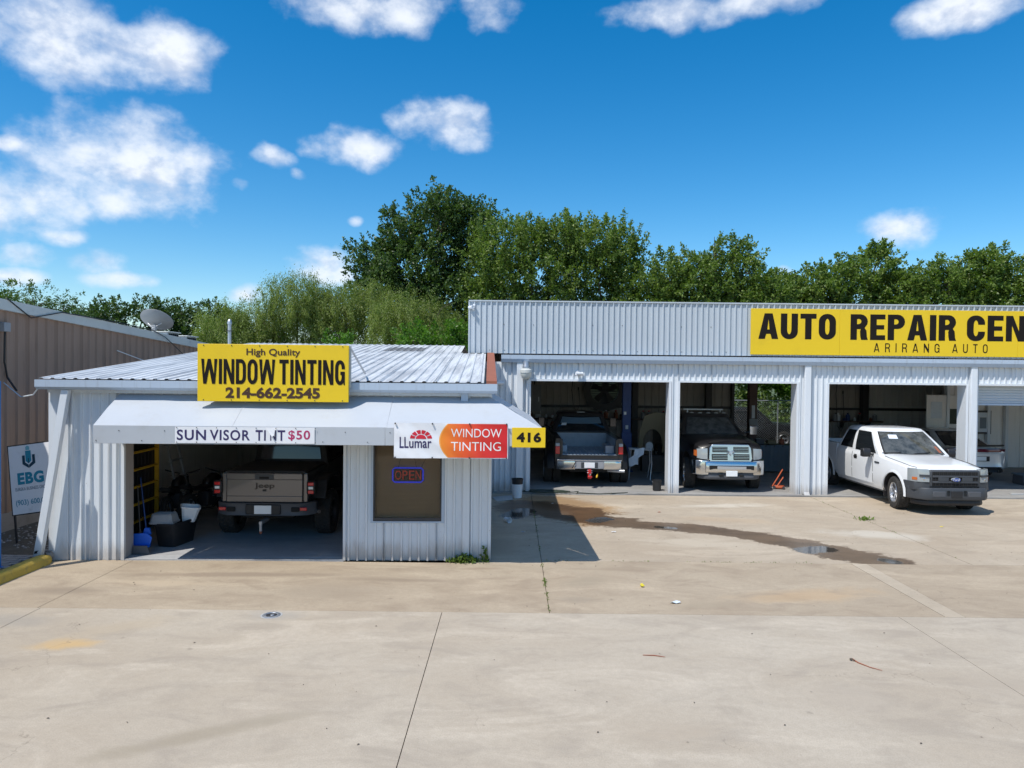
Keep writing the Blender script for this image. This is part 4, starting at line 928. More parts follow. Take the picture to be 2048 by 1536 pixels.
def door(T, P, x0, x1, z0, z1, sg, mt, slant=0):
    zs = [z0, z0+.12, (z0+z1)/2, z1-.16, z1-.06, z1-.01]
    f = lambda o, e: (lambda u, v: ((x0-e)+(x1-x0+2*e)*u+slant*max(0, v-z0)/(z1-z0), sg*(on_side(P, v)+o), v))
    m = MB(); m.ribbon(f(.003, .009), (0, 1), zs); m.build('door_gap', M['seam'], T, recalc=False)
    m = MB(); m.ribbon(f(.008, 0), (0, .5, 1), zs); return m.build('door', M[mt], T, smooth=50, recalc=False)
def rbox(T, name, mt, x0, x1, y0, y1, z0, z1, bev=.01, **t):
    return MB().box(x0, x1, y0, y1, z0, z1).build(name, M[mt], T, bevel=bev, **t)
def chamfer(name, T, mt, hw, x0, x1, z0, z1, wrap=.35, back=.30, thick=.10, bev=.02, mid=0, n=14):
    """wrap-round bumper bar: plan curve that sweeps back at the corners"""
    pts = []
    for i in range(n+1):
        u = -1+2*i/n; a = abs(u)
        pts.append((x1-max(0, (a-(1-wrap))/wrap)**2*back-mid*a*a, u*hw))
    m = MB(); R = []
    for i, (x, y) in enumerate(pts):
        tx = thick; R.append([(x, y, z0), (x+.028, y, z0+(z1-z0)*.3), (x-.004, y, z1-.01), (x-.02, y, z1), (x-tx, y*.985, z1), (x-tx, y*.985, z0)])
    loft(m, R); return m.build(name, M[mt], T, bevel=bev)

# ---------------------------------------------------------------- white pickup
def white_pickup():
    T = thing('pickup_truck', 'white extended cab pickup with black grille and dark grey bumper parked in the third bay', 'pickup truck', (10.57, 16.83, 0), rad(-89.2)); T.scale = (1, .955, 1.0)
    P = prof(1.0, .36, 1.27, 1.27, .0)
    st = [(-.13, .70, .50, 1.03, 1.06), (-.20, .84, .46, 1.08, 1.10), (-.32, .93, .44, 1.105, 1.135), (-.46, .975, .42, 1.12, 1.155), (-.8, 1.0, .38, 1.16, 1.195), (-1.35, 1.0, .36, 1.205, 1.24), (-1.62, 1.0, .36, 1.235, 1.27), (-1.75, 1.0, .36, 1.27, 1.272), (-4.0, 1.0, .36, 1.275, 1.278)]
    m = MB(); loft(m, [ring(x, prof(hw, zb, zs, zt+(.022 if -1.7 < x < -.25 else 0), .0, .88)) for x, hw, zb, zs, zt in st])
    B = m.build('body', [M['paint_white'], M['interior']], T)
    carve(B, [cyl(-.97, .42, .485, .62, 1.3), cyl(-.97, .42, .485, -1.3, -.62)], [(-.97, .42, .485)])
    for sg in (-1, 1):     # flared arches and hood crease
        for ax in (-.97, -4.65):
            a = MB(); a.ribbon(lambda u, v: (ax+(.485+.07*v)*math.cos(u), sg*(1.0+(.022 if v < .5 else .004)), .42+(.485+.07*v)*math.sin(u)), [rad(-4+188*i/22) for i in range(23)], (0, .3, 1))
            a.build('wheel_arch_lip', M['paint_white'], T, smooth=60)
    G = GH(-1.52, -2.30, -4.02, -3.82, .965, .72, 1.255, 1.86, .20, .06); G.body(T, 'paint_white')
    ws = G.glass(T, 'windshield', G.front, -.86, .86, .06, .90, 'windshield_glass', 12)
    for sg in (-1, 1): MB().tube([(-.30, sg*.80, 1.118), (-.46, sg*.858, 1.129), (-.8, sg*.88, 1.168), (-1.35, sg*.88, 1.213), (-1.60, sg*.88, 1.243)], .007, 5).build('hood_seam', M['seam'], T)
    MB().ribbon(lambda u, v: (-.255, u*.78, v), (-1, -.5, 0, .5, 1), (1.088, 1.097)).build('hood_lip', M['seam'], T)
    for a in (-.5, .35): MB().tube([G.front(a-.45, .07, .02), G.front(a-.05, .10, .025), G.front(a+.05, .12, .025)], .010, 5).build('wiper', M['black_plastic'], T)
    m = MB(); m.ribbon(lambda u, v: G.front(u, v, .014), (-.62, -.34), (.64, .80)); m.build('window_sticker', M['paper'], ws, recalc=False)
    m = MB(); m.ribbon(lambda u, v: G.front(u, v, .014), (.72, .82), (.1, .34)); m.build('window_sticker', M['rust'], ws, recalc=False)
    for sg in (-1, 1):
        sd_ = lambda u, v, o: G.side(u, v, sg, o)
        G.glass(T, 'side_window', sd_, .47, .93, .06, .86, 'glass_dark'); G.glass(T, 'rear_quarter_window', sd_, .07, .36, .10, .84, 'glass_dark')
        door(T, P, -3.08, -1.98, .47, 1.262, sg, 'paint_white'); door(T, P, -3.86, -3.10, .47, 1.262, sg, 'paint_white')
        h = rbox(T, 'door_handle', 'black_plastic', -2.98, -2.80, sg*1.0-.025*(sg < 0), sg*1.0+.025*(sg > 0)+.0, 1.06, 1.10, .008); rbox(T, 'handle_plate', 'black_plastic', -2.96, -2.82, sg*1.006-.006, sg*1.006+.006, 1.02, 1.14, .004)
        b = rbox(T, 'fender_badge', 'satin_grey', -1.88, -1.66, sg*1.006-.006, sg*1.006+.006, 1.03, 1.075, .003)
        mm = MB(); loft(mm, [[(-2.02+dx, sg*(y), z) for dx, z in ((.07, 1.17), (.10, 1.25), (.09, 1.35), (.04, 1.40), (-.08, 1.39), (-.09, 1.18))] for y in (1.08, 1.13, 1.24, 1.29)])
        mr = mm.build('side_mirror', M['black_plastic'], T, bevel=.015); MB().tube([(-2.0, sg*.95, 1.23), (-2.0, sg*1.09, 1.24)], .03, 6).build('mirror_arm', M['black_plastic'], mr)
        MB().box(-2.118, -2.112, min(sg*1.10, sg*1.27), max(sg*1.10, sg*1.27), 1.2, 1.37).build('mirror_glass', M['mirror_glass'], mr)
        rbox(T, 'rocker_sill', 'satin_grey', -4.0, -1.5, sg*.90-.03, sg*.90+.03, .32, .40)
        rbox(T, 'mud_flap', 'black_plastic', -1.50, -1.47, sg*.86-.1, sg*.86+.1, .22, .5, .004)
    G.glass(T, 'rear_window', G.rear, -.8, .8, .15, .85, 'glass_dark')
    # bed
    m = MB(); loft(m, [ring(x, prof(hw, .45, 1.33, 1.33, 0, .96)) for x, hw in ((-4.04, .995), (-5.6, .99), (-5.78, .95))])
    bd = m.build('bed', [M['paint_white'], M['interior']], T)
    carve(bd, [MB().box(-5.70, -4.10, -.80, .80, .78, 1.6), cyl(-4.65, .42, .485, .70, 1.3), cyl(-4.65, .42, .485, -1.3, -.70)], [(-4.65, .42, .485)])
    rbox(T, 'rear_bumper', 'satin_grey', -5.92, -5.76, -.95, .95, .5, .72, .03)
    # nose: grille, lamps, bumper
    rbox(T, 'grille_surround', 'satin_grey', -.14, -.035, -.64, .64, .665, 1.09, .045)
    gb = rbox(T, 'grille', 'black_void', -.10, -.028, -.58, .58, .70, 1.055, .02)
    for z in (.80, .935): rbox(T, 'grille_bar', 'satin_grey', -.08, -.008, -.57, .57, z-.024, z+.024, .012)
    for y in [-.5+.1*i for i in range(11)]: rbox(T, 'grille_rib', 'black_plastic', -.06, -.02, y-.006, y+.006, .71, 1.05, 0)
    for sg in (-1, 1): rbox(T, 'grille_bracket', 'satin_grey', -.07, -.006, sg*.30-.13, sg*.30+.13, .82, .915, .008)
    ov = MB().lathe([(0, .008), (.108, .008), (.115, .0), (.115, -.03), (0, -.03)], 32, 'x'); o = ov.build('badge', M['white_lens'], T, loc=(.012, 0, .868), smooth=40); o.scale = (1, 1, .42)
    mat('badge_blue', (.01, .05, .28), .25)
    o2 = MB().lathe([(0, .0), (.104, .0)], 32, 'x').build('badge_field', M['badge_blue'], T, loc=(.0215, 0, .868)); o2.scale = (1, 1, .40)
    letters('Ford', -.075, .075, -.026, .030, 0, M['white_print'], T, bold=.0, fn=lambda x, y, z: (.0235, x, .868+z))
    for sg in (-1, 1):
        L = lambda pts, x_, nm, mt, d=.06: MB().prism([(sg*p[0], p[1]) for p in pts], x_-d, x_, 'x').build(nm, M[mt], T, bevel=.008)
        hl = MB(); R = []
        for y, xx in ((.645, -.03), (.75, -.05), (.88, -.11), (.975, -.25)): R.append([(xx-.16, sg*y, .80), (xx, sg*y, .80), (xx+.005, sg*y, .96), (xx-.015, sg*y, 1.10), (xx-.16, sg*y, 1.10)])
        loft(hl, R); H_ = hl.build('headlight', M['white_lens'], T, smooth=35)
        bar = MB(); loft(bar, [[(xx-.05, sg*y, .925), (xx+.014, sg*y, .925), (xx+.014, sg*y, .975), (xx-.05, sg*y, .975)] for y, xx in ((.645, -.022), (.75, -.042), (.86, -.092))]); bar.build('headlight_bar', M['satin_grey'], H_)
        am = MB(); loft(am, [[(xx-.05, sg*y, .84), (xx+.008, sg*y, .84), (xx+.008, sg*y, .905), (xx-.05, sg*y, .905)] for y, xx in ((.90, -.125), (.965, -.225))]); am.build('turn_signal', M['amber_lens'], H_)
        pr_ = MB().lathe([(0, 0), (.04, -.005), (.055, -.03)], 16, 'x', (-.045, sg*.74, .87)); pr_.build('projector', M['chrome'], H_, smooth=60)
        cor = MB(); loft(cor, [[(xx-.1, sg*y, .60), (xx, sg*y, .60), (xx, sg*y, .795), (xx-.1, sg*y, .795)] for y, xx in ((.62, -.05), (.80, -.075), (.95, -.18), (1.0, -.44))]); cor.build('bumper_corner', M['satin_grey'], T, bevel=.01)
    chamfer('front_bumper', T, 'satin_grey', 1.0, 0, .03, .38, .665, back=.38, bev=.03)
    chamfer('air_dam', T, 'black_plastic', .90, 0, -.05, .24, .42, back=.3, bev=.02)
    rbox(T, 'plate_bracket', 'black_plastic', .03, .066, -.14, .14, .44, .60, .008)
    for sg in (-1, 1):
        rbox(T, 'bumper_pad', 'grey_plastic_dark', .035, .062, sg*.44-.16, sg*.44+.16, .46, .59, .012)
        for q in range(4): rbox(T, 'vent_slot', 'black_void', .045, .062, sg*.21-.035, sg*.21+.035, .49+q*.035, .507+q*.035, 0)
    for x in (-.97, -4.65):
        for sg in (-1, 1): wheel(T, x, sg*.865, sg, .405, .27, 'steel', 'alloy', steer=-10 if x > -2 else 0)
    rbox(T, 'underbody', 'black_void', -5.5, -.3, -.6, .6, .28, .48, 0)
    return T
white_pickup()

# ---------------------------------------------------------------- dark pickup seen from the front
def dark_pickup():
    T = thing('pickup_truck', 'dark grey heavy pickup with a chrome crossed grille parked nose out in the second bay', 'pickup truck', (6.09, 19.62, 0), rad(-90)); T.scale = (1, 1, 1.055)
    st = [(-.14, .80, .58, 1.18, 1.27), (-.22, .90, .52, 1.23, 1.33), (-.45, .97, .48, 1.27, 1.375), (-.95, 1.0, .45, 1.31, 1.40), (-1.5, 1.0, .45, 1.35, 1.43), (-1.8, 1.0, .45, 1.40, 1.44), (-4.2, 1.0, .45, 1.42, 1.42)]
    m = MB(); loft(m, [ring(x, prof(hw, zb, zs, zt, .03 if x > -1.8 else 0, .93)) for x, hw, zb, zs, zt in st])
    B = m.build('body', [M['paint_black'], M['interior']], T); carve(B, [cyl(-1.0, .50, .52, .60, 1.3), cyl(-1.0, .50, .52, -1.3, -.60)], [(-1.0, .50, .52)])
    MB().ribbon(lambda u, v: (-.17-1.28*u, (.58+.04*u)*v, 1.325+.085*u+.05*(1-abs(v)**4)*min(1, u*5+.3)), [i/8 for i in range(9)], [-1+i/6 for i in range(13)]).build('hood', M['paint_charcoal'], T, smooth=50)
    G = GH(-1.65, -2.38, -4.1, -4.0, .95, .70, 1.40, 1.94, .22, .09); G.body(T, 'paint_charcoal'); G.glass(T, 'windshield', G.front, -.86, .86, .06, .88, 'windshield_glass', 12)
    for sg in (-1, 1):
        sd_ = lambda u, v, o: G.side(u, v, sg, o); G.glass(T, 'side_window', sd_, .52, .92, .06, .86, 'glass_dark'); G.glass(T, 'side_window', sd_, .08, .46, .06, .86, 'glass_dark')
        MB().tube([G.front(sg*.2-.1, .04, .02), G.front(sg*.2+.30, .1, .022)], .01, 5).build('wiper', M['black_plastic'], T)
    m = MB(); m.tube([(-2.05, .16+.17*math.cos(a), 1.46+.1*math.sin(a)) for a in [PI*i/10 for i in range(11)]], .014, 5)
    for y in (-.5, -.25, 0, .25, .5): MB().lathe([(0, .03), (.05, .018), (.07, 0)], 10, 'z', (-2.36-.06*abs(y)*2, y, 2.0)).build('cab_lamp', M['brown_trim'], T, smooth=60)
    rb = MB().tube([(-2.55, -.72, 2.10), (-2.55, .5, 2.10)], .022, 8); rb.tube([(-2.55, -.6, 2.0), (-2.55, -.6, 2.10)], .02, 6); rb.tube([(-2.55, .42, 2.02), (-2.55, .42, 2.10)], .02, 6); rb.build('roof_bar', M['brown_trim'], T, smooth=40)
    rbox(T, 'bed', 'paint_black', -6.1, -4.15, -.98, .98, .6, 1.45, .03)
    # grille
    gs = MB(); out = [(-.57, .84), (.57, .84), (.61, .92), (.58, 1.20), (.51, 1.30), (-.51, 1.30), (-.58, 1.20), (-.61, .92)]
    gs.prism(out, -.13, -.045, 'x'); gs.build('grille_surround', M['chrome'], T, bevel=.02)
    for sg in (-1, 1):
        for z0, z1, w_ in ((.89, 1.045, .52), (1.09, 1.235, .50)):
            q = rbox(T, 'grille_opening', 'black_void', -.1, -.020, min(sg*.085, sg*w_), max(sg*.085, sg*w_), z0, z1, .006)
            for i in range(3): rbox(T, 'grille_bar', 'chrome', -.05, -.010, min(sg*.09, sg*(w_-.01)), max(sg*.09, sg*(w_-.01)), z0+.035+i*.04, z0+.044+i*.04, 0)
    hd = MB(); hd.prism([(-.055, 1.09), (-.02, 1.05), (0, .99), (.02, 1.05), (.055, 1.09), (.05, 1.13), (-.05, 1.13)], -.02, 0, 'x'); hd.build('badge', M['alloy'], T, bevel=.006)
    for sg in (-1, 1): MB().tube([(-.004, sg*.05, 1.13), (-.002, sg*.085, 1.11), (-.002, sg*.085, 1.06), (-.004, sg*.06, 1.05)], .012, 6).build('badge_horn', M['chrome'], T)
    for sg in (-1, 1):
        hl = MB(); loft(hl, [[(xx-.12, sg*y, z0), (xx, sg*y, z0), (xx+.004, sg*y, .5*(z0+z1)), (xx-.02, sg*y, z1), (xx-.12, sg*y, z1)] for y, xx, z0, z1 in ((.64, -.06, .90, 1.19), (.80, -.10, .91, 1.18), (.90, -.17, .93, 1.165))]); H_ = hl.build('headlight', M['white_lens'], T, smooth=35)
        for yy in (.69, .79): MB().lathe([(0, 0), (.03, -.005), (.05, -.03)], 12, 'x', (-.075-(yy-.69)*.4, sg*yy, 1.02)).build('projector', M['chrome'], H_, smooth=60)
        am = MB(); loft(am, [[(xx-.1, sg*y, z0), (xx, sg*y, z0), (xx-.01, sg*y, z1), (xx-.1, sg*y, z1)] for y, xx, z0, z1 in ((.902, -.182, .97, 1.13), (.95, -.262, .98, 1.12))]); am.build('turn_signal', M['amber_lens'], H_, smooth=35)
        cor = MB(); loft(cor, [[(xx-.14, sg*y, .47), (xx, sg*y, .50), (xx+.02, sg*y, .72), (xx, sg*y, .88), (xx-.14, sg*y, .88)] for y, xx in ((.62, .0), (.80, -.03), (.95, -.13), (1.01, -.36))]); cor.build('bumper_corner', M['chrome'], T, bevel=.015)
        fo = MB().lathe([(0, .0), (.055, -.0), (.065, -.03)], 16, 'x', (.045, sg*.56, .69)); fo.build('fog_lamp', M['white_lens'], T, smooth=50)
        mm = MB(); loft(mm, [[(-1.9+dx, sg*y, z) for dx, z in ((.06, 1.42), (.07, 1.66), (.02, 1.70), (-.06, 1.68), (-.06, 1.42))] for y in (1.12, 1.17, 1.30, 1.34)]); mr = mm.build('side_mirror', M['chrome'] if sg > 0 else M['black_plastic'], T, bevel=.012); MB().tube([(-1.88, sg*.95, 1.46), (-1.88, sg*1.13, 1.5)], .025, 6).build('mirror_arm', M['black_plastic'], mr)
    chamfer('front_bumper', T, 'chrome', .72, 0, .05, .56, .86, back=.02, bev=.03)
    rbox(T, 'bumper_recess', 'black_void', .02, .075, -.62, .62, .64, .755, .012)
    rbox(T, 'bumper_screen', 'alloy', .03, .082, -.40, .40, .655, .735, .006)
    chamfer('valance', T, 'grey_plastic_dark', .86, 0, .0, .38, .57, back=.25, bev=.02)
    rbox(T, 'licence_plate', 'plate_white', .06, .085, -.155, .155, .475, .615, .004)
    for sg in (-1, 1): rbox(T, 'tow_hook', 'black_void', .0, .07, sg*.28-.06, sg*.28+.06, .47, .52, .01)
    for x in (-1.0, -5.0):
        for sg in (-1, 1): wheel(T, x, sg*.93, sg, .43, .28, 'chrome', 'chrome', steer=-6 if x > -2 else 0, deep=.05)
    rbox(T, 'axle', 'black_void', -1.1, -.9, -.8, .8, .34, .50, .02); rbox(T, 'underbody', 'black_void', -5.9, -.4, -.6, .6, .42, .62, 0)
    return T
_t = dark_pickup()
for o in kids(_t):           # the nose leans back
    if o.name.split('.')[0] in ('grille_surround', 'grille_opening', 'grille_bar', 'badge', 'badge_horn'):
        for v in o.data.vertices: v.co.x -= (v.co.z-.84)*.10

# ---------------------------------------------------------------- black pickup seen from behind, tailgate off
def black_pickup():
    # local +x forward (into the building); rear bumper at x=0
    T = thing('pickup_truck', 'black dual wheel pickup with no tailgate, backed to the camera in the first bay', 'pickup truck', (2.24, 20.28, 0), rad(90))
    m = MB(); loft(m, [ring(x, prof(hw, .62, 1.42, 1.42, 0, .96)) for x, hw in ((.13, .985), (.5, 1.0), (2.50, 1.0))])
    bd = m.build('bed', [M['paint_black'], M['interior']], T)
    carve(bd, [MB().box(.0, 2.42, -.80, .80, .95, 1.8), cyl(1.22, .46, .54, .60, 1.4), cyl(1.22, .46, .54, -1.4, -.60)], [(1.22, .46, .54)])
    # liner with corrugated floor and bulkhead
    fl = MB(); 
    for i in range(15): y = -.74+i*.105; fl.box(.10, 2.38, y-.03, y+.03, .955, .972)
    fl.box(.10, 2.40, -.795, .795, .952, .958); lin = fl.build('bed_liner', M['bed_grey'], T)
    bk = MB().box(2.39, 2.415, -.79, .79, .96, 1.40)
    for i in range(22): y = -.76+i*.072; bk.box(2.37, 2.395, y-.018, y+.018, .99, 1.37)
    bk.build('bulkhead_liner', M['bed_grey'], T)
    for sg in (-1, 1): MB().box(.14, 2.38, min(sg*.785, sg*.797), max(sg*.785, sg*.797), .96, 1.38).build('side_liner', M['bed_grey'], T)
    rbox(T, 'wheel_house', 'bed_grey', .8, 1.7, -.79, -.58, .955, 1.16, .03); rbox(T, 'wheel_house', 'bed_grey', .8, 1.7, .58, .79, .955, 1.16, .03)
    rbox(T, 'box', 'grey_plastic', .35, .65, -.75, -.50, .975, 1.20, .01)
    for sg in (-1, 1):       # bulging dual-wheel fender
        m = MB(); R = []
        for i in range(13):
            a = PI*i/12; cx = 1.22+.66*math.cos(a); cz = .50+.66*math.sin(a); R.append([(1.22+.56*math.cos(a), sg*.96, .50+.56*math.sin(a)), (1.22+.56*math.cos(a), sg*1.20, .50+.56*math.sin(a)), (1.22+.59*math.cos(a), sg*1.235, .50+.59*math.sin(a)), (1.22+.68*math.cos(a), sg*1.18, .50+.70*math.sin(a)), (1.22+.74*math.cos(a), sg*.97, .50+.80*math.sin(a))])
        loft(m, R); m.build('fender', M['paint_black'], T, smooth=40)
        tl = rbox(T, 'tail_light', 'red_lens', .09, .17, sg*.91-.065, sg*.91+.065, .98, 1.20, .015); rbox(tl, 'reversing_lamp', 'white_lens', .085, .165, sg*.91-.062, sg*.91+.062, 1.20, 1.29, .015)
        rbox(T, 'bed_post', 'paint_black', .11, .2, sg*.80-.04, sg*.80+.04, .93, 1.40, .01)
        rbox(T, 'mud_guard', 'black_plastic', 1.85, 1.88, sg*1.0-.22, sg*1.0+.22, .25, .6, .005)
        cor = MB(); loft(cor, [[(x_, sg*y, .55), (x_-.01, sg*y, .72), (x_, sg*y, .80), (x_+.14, sg*y, .80), (x_+.14, sg*y, .55)] for y, x_ in ((.40, .0), (.72, .01), (.92, .06), (.97, .16))]); cor.build('bumper_end', M['chrome'], T, bevel=.015)
        wheel(T, 1.22, sg*.88, sg, .425, .235, 'steel', 'alloy'); wheel(T, 1.22, sg*1.135, sg, .425, .235, 'steel', 'alloy', deep=-.08)
        wheel(T, 5.2, sg*.93, sg, .425, .25, 'steel', 'alloy')
        mm = rbox(T, 'side_mirror', 'black_plastic', 3.9, 4.05, sg*1.22-.11, sg*1.22+.11, 1.48, 1.80, .03); MB().tube([(4.0, sg*.95, 1.45), (4.0, sg*1.15, 1.55)], .025, 6).build('mirror_arm', M['black_plastic'], mm); rbox(mm, 'mirror_glass', 'glass_dark', 3.893, 3.9, sg*1.22-.09, sg*1.22+.09, 1.5, 1.78, 0)
    rbox(T, 'bumper_step', 'grey_plastic', -.02, .16, -.42, .42, .57, .80, .015)
    rbox(T, 'bumper_recess', 'satin_grey', -.03, -.018, -.24, .24, .60, .76, .008); rbox(T, 'bumper_sill', 'chrome', -.035, .16, -.93, .93, .80, .835, .01)
    rbox(T, 'licence_plate', 'plate_white', -.042, -.03, -.15, .15, .60, .755, .004)
    rbox(T, 'roll_pan', 'paint_black', .08, .2, -.84, .84, .83, .95, .01)
    rbox(T, 'receiver', 'dark_steel', -.02, .4, -.05, .05, .45, .54, .008)
    ht = rbox(T, 'hitch', 'hitch_red', -.13, -.03, -.045, .045, .30, .56, .008); MB().lathe([(0, .06), (.03, .055), (.035, .03), (.02, 0), (.02, -.04)], 12, 'z', (-.17, 0, .40)).build('hitch_ball', M['chrome'], ht, smooth=60); rbox(ht, 'ball_mount', 'hitch_red', -.22, -.1, -.06, .06, .35, .385, .006)
    for z in (.47, .53): MB().tube([(-.08, -.075, z), (-.08, .075, z)], .014, 6).build('hitch_pin', M['chrome'], ht)
    MB().tube([(.15, -.25, .40), (-.02, -.22, .38), (-.06, -.2, .33)], .022, 6).build('trailer_plug', M['yellow_rack'], T)
    MB().tube([(.9, -.55, .48), (.3, -.55, .49), (.10, -.85, .50), (.05, -1.02, .505)], .045, 10).build('exhaust_pipe', M['galv'], T, smooth=40)
    MB().tube([(.02, .35, .84), (-.05, .42, .72), (-.02, .5, .58)], .010, 5).build('cable', M['black_plastic'], T)
    # cab
    m = MB(); loft(m, [ring(x, prof(1.0, .5, 1.42, 1.42, 0)) for x in (2.55, 4.4)]+[ring(x, prof(hw, .5, zs, zt, .03)) for x, hw, zs, zt in ((4.6, 1.0, 1.40, 1.44), (5.6, .98, 1.33, 1.37), (6.1, .9, 1.25, 1.28))])
    B = m.build('body', [M['paint_black'], M['interior']], T); carve(B, [cyl(5.2, .46, .52, .60, 1.3), cyl(5.2, .46, .52, -1.3, -.60)], [(5.2, .46, .52)])
    G = GH(4.7, 4.0, 2.53, 2.72, .95, .70, 1.40, 2.02, .18, .05, .06); G.body(T, 'paint_black')
    G.glass(T, 'rear_window', G.rear, -.86, .86, .10, .82, 'glass_dark', 12)
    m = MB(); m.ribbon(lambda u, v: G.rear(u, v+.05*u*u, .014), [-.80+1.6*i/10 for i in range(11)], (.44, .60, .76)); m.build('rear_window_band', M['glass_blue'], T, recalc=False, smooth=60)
    m = MB(); m.ribbon(lambda u, v: G.rear(u, v, .018), (.56, .74), (.36, .48)); m.build('window_sticker', M['paper'], T, recalc=False)
    rbox(T, 'third_brake_light', 'white_lens', 2.69, 2.78, -.13, .13, 2.03, 2.065, .008)
    for sg in (-1, 1): G.glass(T, 'side_window', lambda u, v, o: G.side(u, v, sg, o), .1, .9, .06, .86, 'glass_dark')
    rbox(T, 'underbody', 'black_void', .25, 5.9, -.55, .55, .45, .65, 0); rbox(T, 'axle', 'dark_steel', 1.1, 1.34, -.9, .9, .36, .52, .03)
    return T
black_pickup()

# ---------------------------------------------------------------- bronze off-road pickup in the tint shop
def bronze_pickup():
    p = Vector((-4.655, 13.38, .025))
    T = thing('pickup_truck', 'grey bronze off-road pickup with square tail lights parked tail out in the tint garage', 'pickup truck', p, rad(90)+rad(.5))
    m = MB(); loft(m, [ring(x, prof(hw, .70, 1.32, 1.32, 0, .985)) for x, hw in ((.07, .80), (1.58, .80))])
    bd = m.build('bed', [M['paint_bronze'], M['interior']], T); carve(bd, [MB().box(.16, 1.50, -.70, .70, .85, 1.6)], [])
    tg = rbox(T, 'tailgate', 'paint_bronze', .0, .10, -.715, .715, .78, 1.325, .014)
    rbox(tg, 'tailgate_top_band', 'paint_bronze', -.016, .05, -.72, .72, 1.20, 1.335, .02)
    rbox(tg, 'tailgate_lower_band', 'paint_bronze', -.010, .02, -.715, .715, .78, .90, .012)
    rbox(tg, 'tailgate_handle', 'satin_grey', -.024, -.01, -.18, .18, 1.215, 1.31, .01); rbox(tg, 'handle_slot', 'black_void', -.03, -.02, -.09, .09, 1.225, 1.265, .004)
    rbox(tg, 'rear_camera', 'black_plastic', -.012, 0, -.035, .035, .985, 1.025, .004)
    mat('tailgate_script', (.035, .03, .03), .3, .6)
    letters('Jeep', -.19, .19, 1.02, 1.145, 0, M['tailgate_script'], tg, bold=.02, fn=lambda x, y, z: (-.0045, -x, z))
    rbox(T, 'bed_cover', 'black_plastic', .05, 1.55, -.76, .76, 1.325, 1.37, .015)
    for sg in (-1, 1):
        rbox(T, 'bed_corner', 'paint_bronze', .03, .12, sg*.765-.04, sg*.765+.04, .78, 1.32, .012)
        tl = rbox(T, 'tail_light', 'black_plastic', -.03, .07, sg*.88-.085, sg*.88+.085, .93, 1.19, .03)
        rbox(tl, 'lens', 'red_lens', -.04, -.02, sg*.88-.055, sg*.88+.055, 1.105, 1.165, .01); rbox(tl, 'lens', 'red_lens', -.04, -.02, sg*.88-.055, sg*.88+.055, .95, 1.015, .01); rbox(tl, 'lens', 'plate_white', -.042, -.02, sg*.88-.045, sg*.88+.045, 1.035, 1.085, .008)
        fl = MB(); fl.prism([(.35, .80), (.50, 1.13), (.75, 1.20), (1.25, 1.20), (1.5, 1.13), (1.66, .80), (1.6, .80), (1.44, 1.08), (1.22, 1.14), (.78, 1.14), (.56, 1.08), (.42, .80)], sg*.78, sg*1.06, 'y'); fl.build('fender_flare', M['black_plastic'], T, bevel=.015)
        wheel(T, .95, sg*.945, sg, .44, .30, 'sport', 'dark_steel'); wheel(T, 4.45, sg*.945, sg, .44, .30, 'sport', 'dark_steel')
        rbox(T, 'reflector', 'red_lens', -.095, -.07, sg*.76-.065, sg*.76+.065, .64, .70, .01); rbox(T, 'bumper_slot', 'black_void', -.085, -.06, sg*.60-.075, sg*.60+.075, .615, .70, .01)
    MB().tube([(.95, -.7, .62), (.3, -.75, .58), (.12, -.98, .60), (.05, -1.02, .60)], .035, 8).build('exhaust_tip', M['chrome'], T, smooth=40)
    chamfer('rear_bumper', T, 'grey_plastic_dark', .93, 0, .10, .54, .775, back=-.22, thick=-.17, bev=.02).location = (-.17, 0, 0)
    rbox(T, 'plate_recess', 'black_plastic', -.09, -.05, -.33, .33, .56, .755, .02); rbox(T, 'licence_plate', 'plate_white', -.105, -.088, -.16, .16, .575, .735, .005)
    ht = rbox(T, 'hitch', 'galv', -.22, .2, -.03, .03, .40, .46, .006); MB().tube([(-.2, 0, .46), (-.2, 0, .25)], .028, 8).build('hitch_shank', M['galv'], ht); MB().lathe([(0, .07), (.03, .055), (.03, .03), (.015, 0)], 10, 'z', (-.2, 0, .22)).build('hitch_ball', M['rust'], ht, smooth=60)
    B = MB(); loft(B, [ring(x, prof(.80, .62, 1.32, 1.32, 0, .985)) for x in (1.62, 5.3)]); B.build('body', M['paint_bronze'], T, smooth=40)
    G = GH(4.0, 3.6, 1.64, 1.70, .78, .68, 1.30, 1.86, .06, .05); G.body(T, 'black_plastic'); G.glass(T, 'rear_window', G.rear, -.85, .85, .18, .88, 'glass_dark')
    for sg in (-1, 1): rbox(T, 'side_mirror', 'black_plastic', 3.55, 3.65, sg*.98-.1, sg*.98+.1, 1.38, 1.6, .02)
    for sg in (-1, 1): G.glass(T, 'side_window', lambda u, v, o: G.side(u, v, sg, o), .1, .9, .1, .86, 'glass_dark')
    rbox(T, 'underbody', 'black_void', .2, 5.1, -.5, .5, .45, .72, 0); rbox(T, 'axle', 'dark_steel', .87, 1.03, -.8, .8, .38, .50, .02)
bronze_pickup()

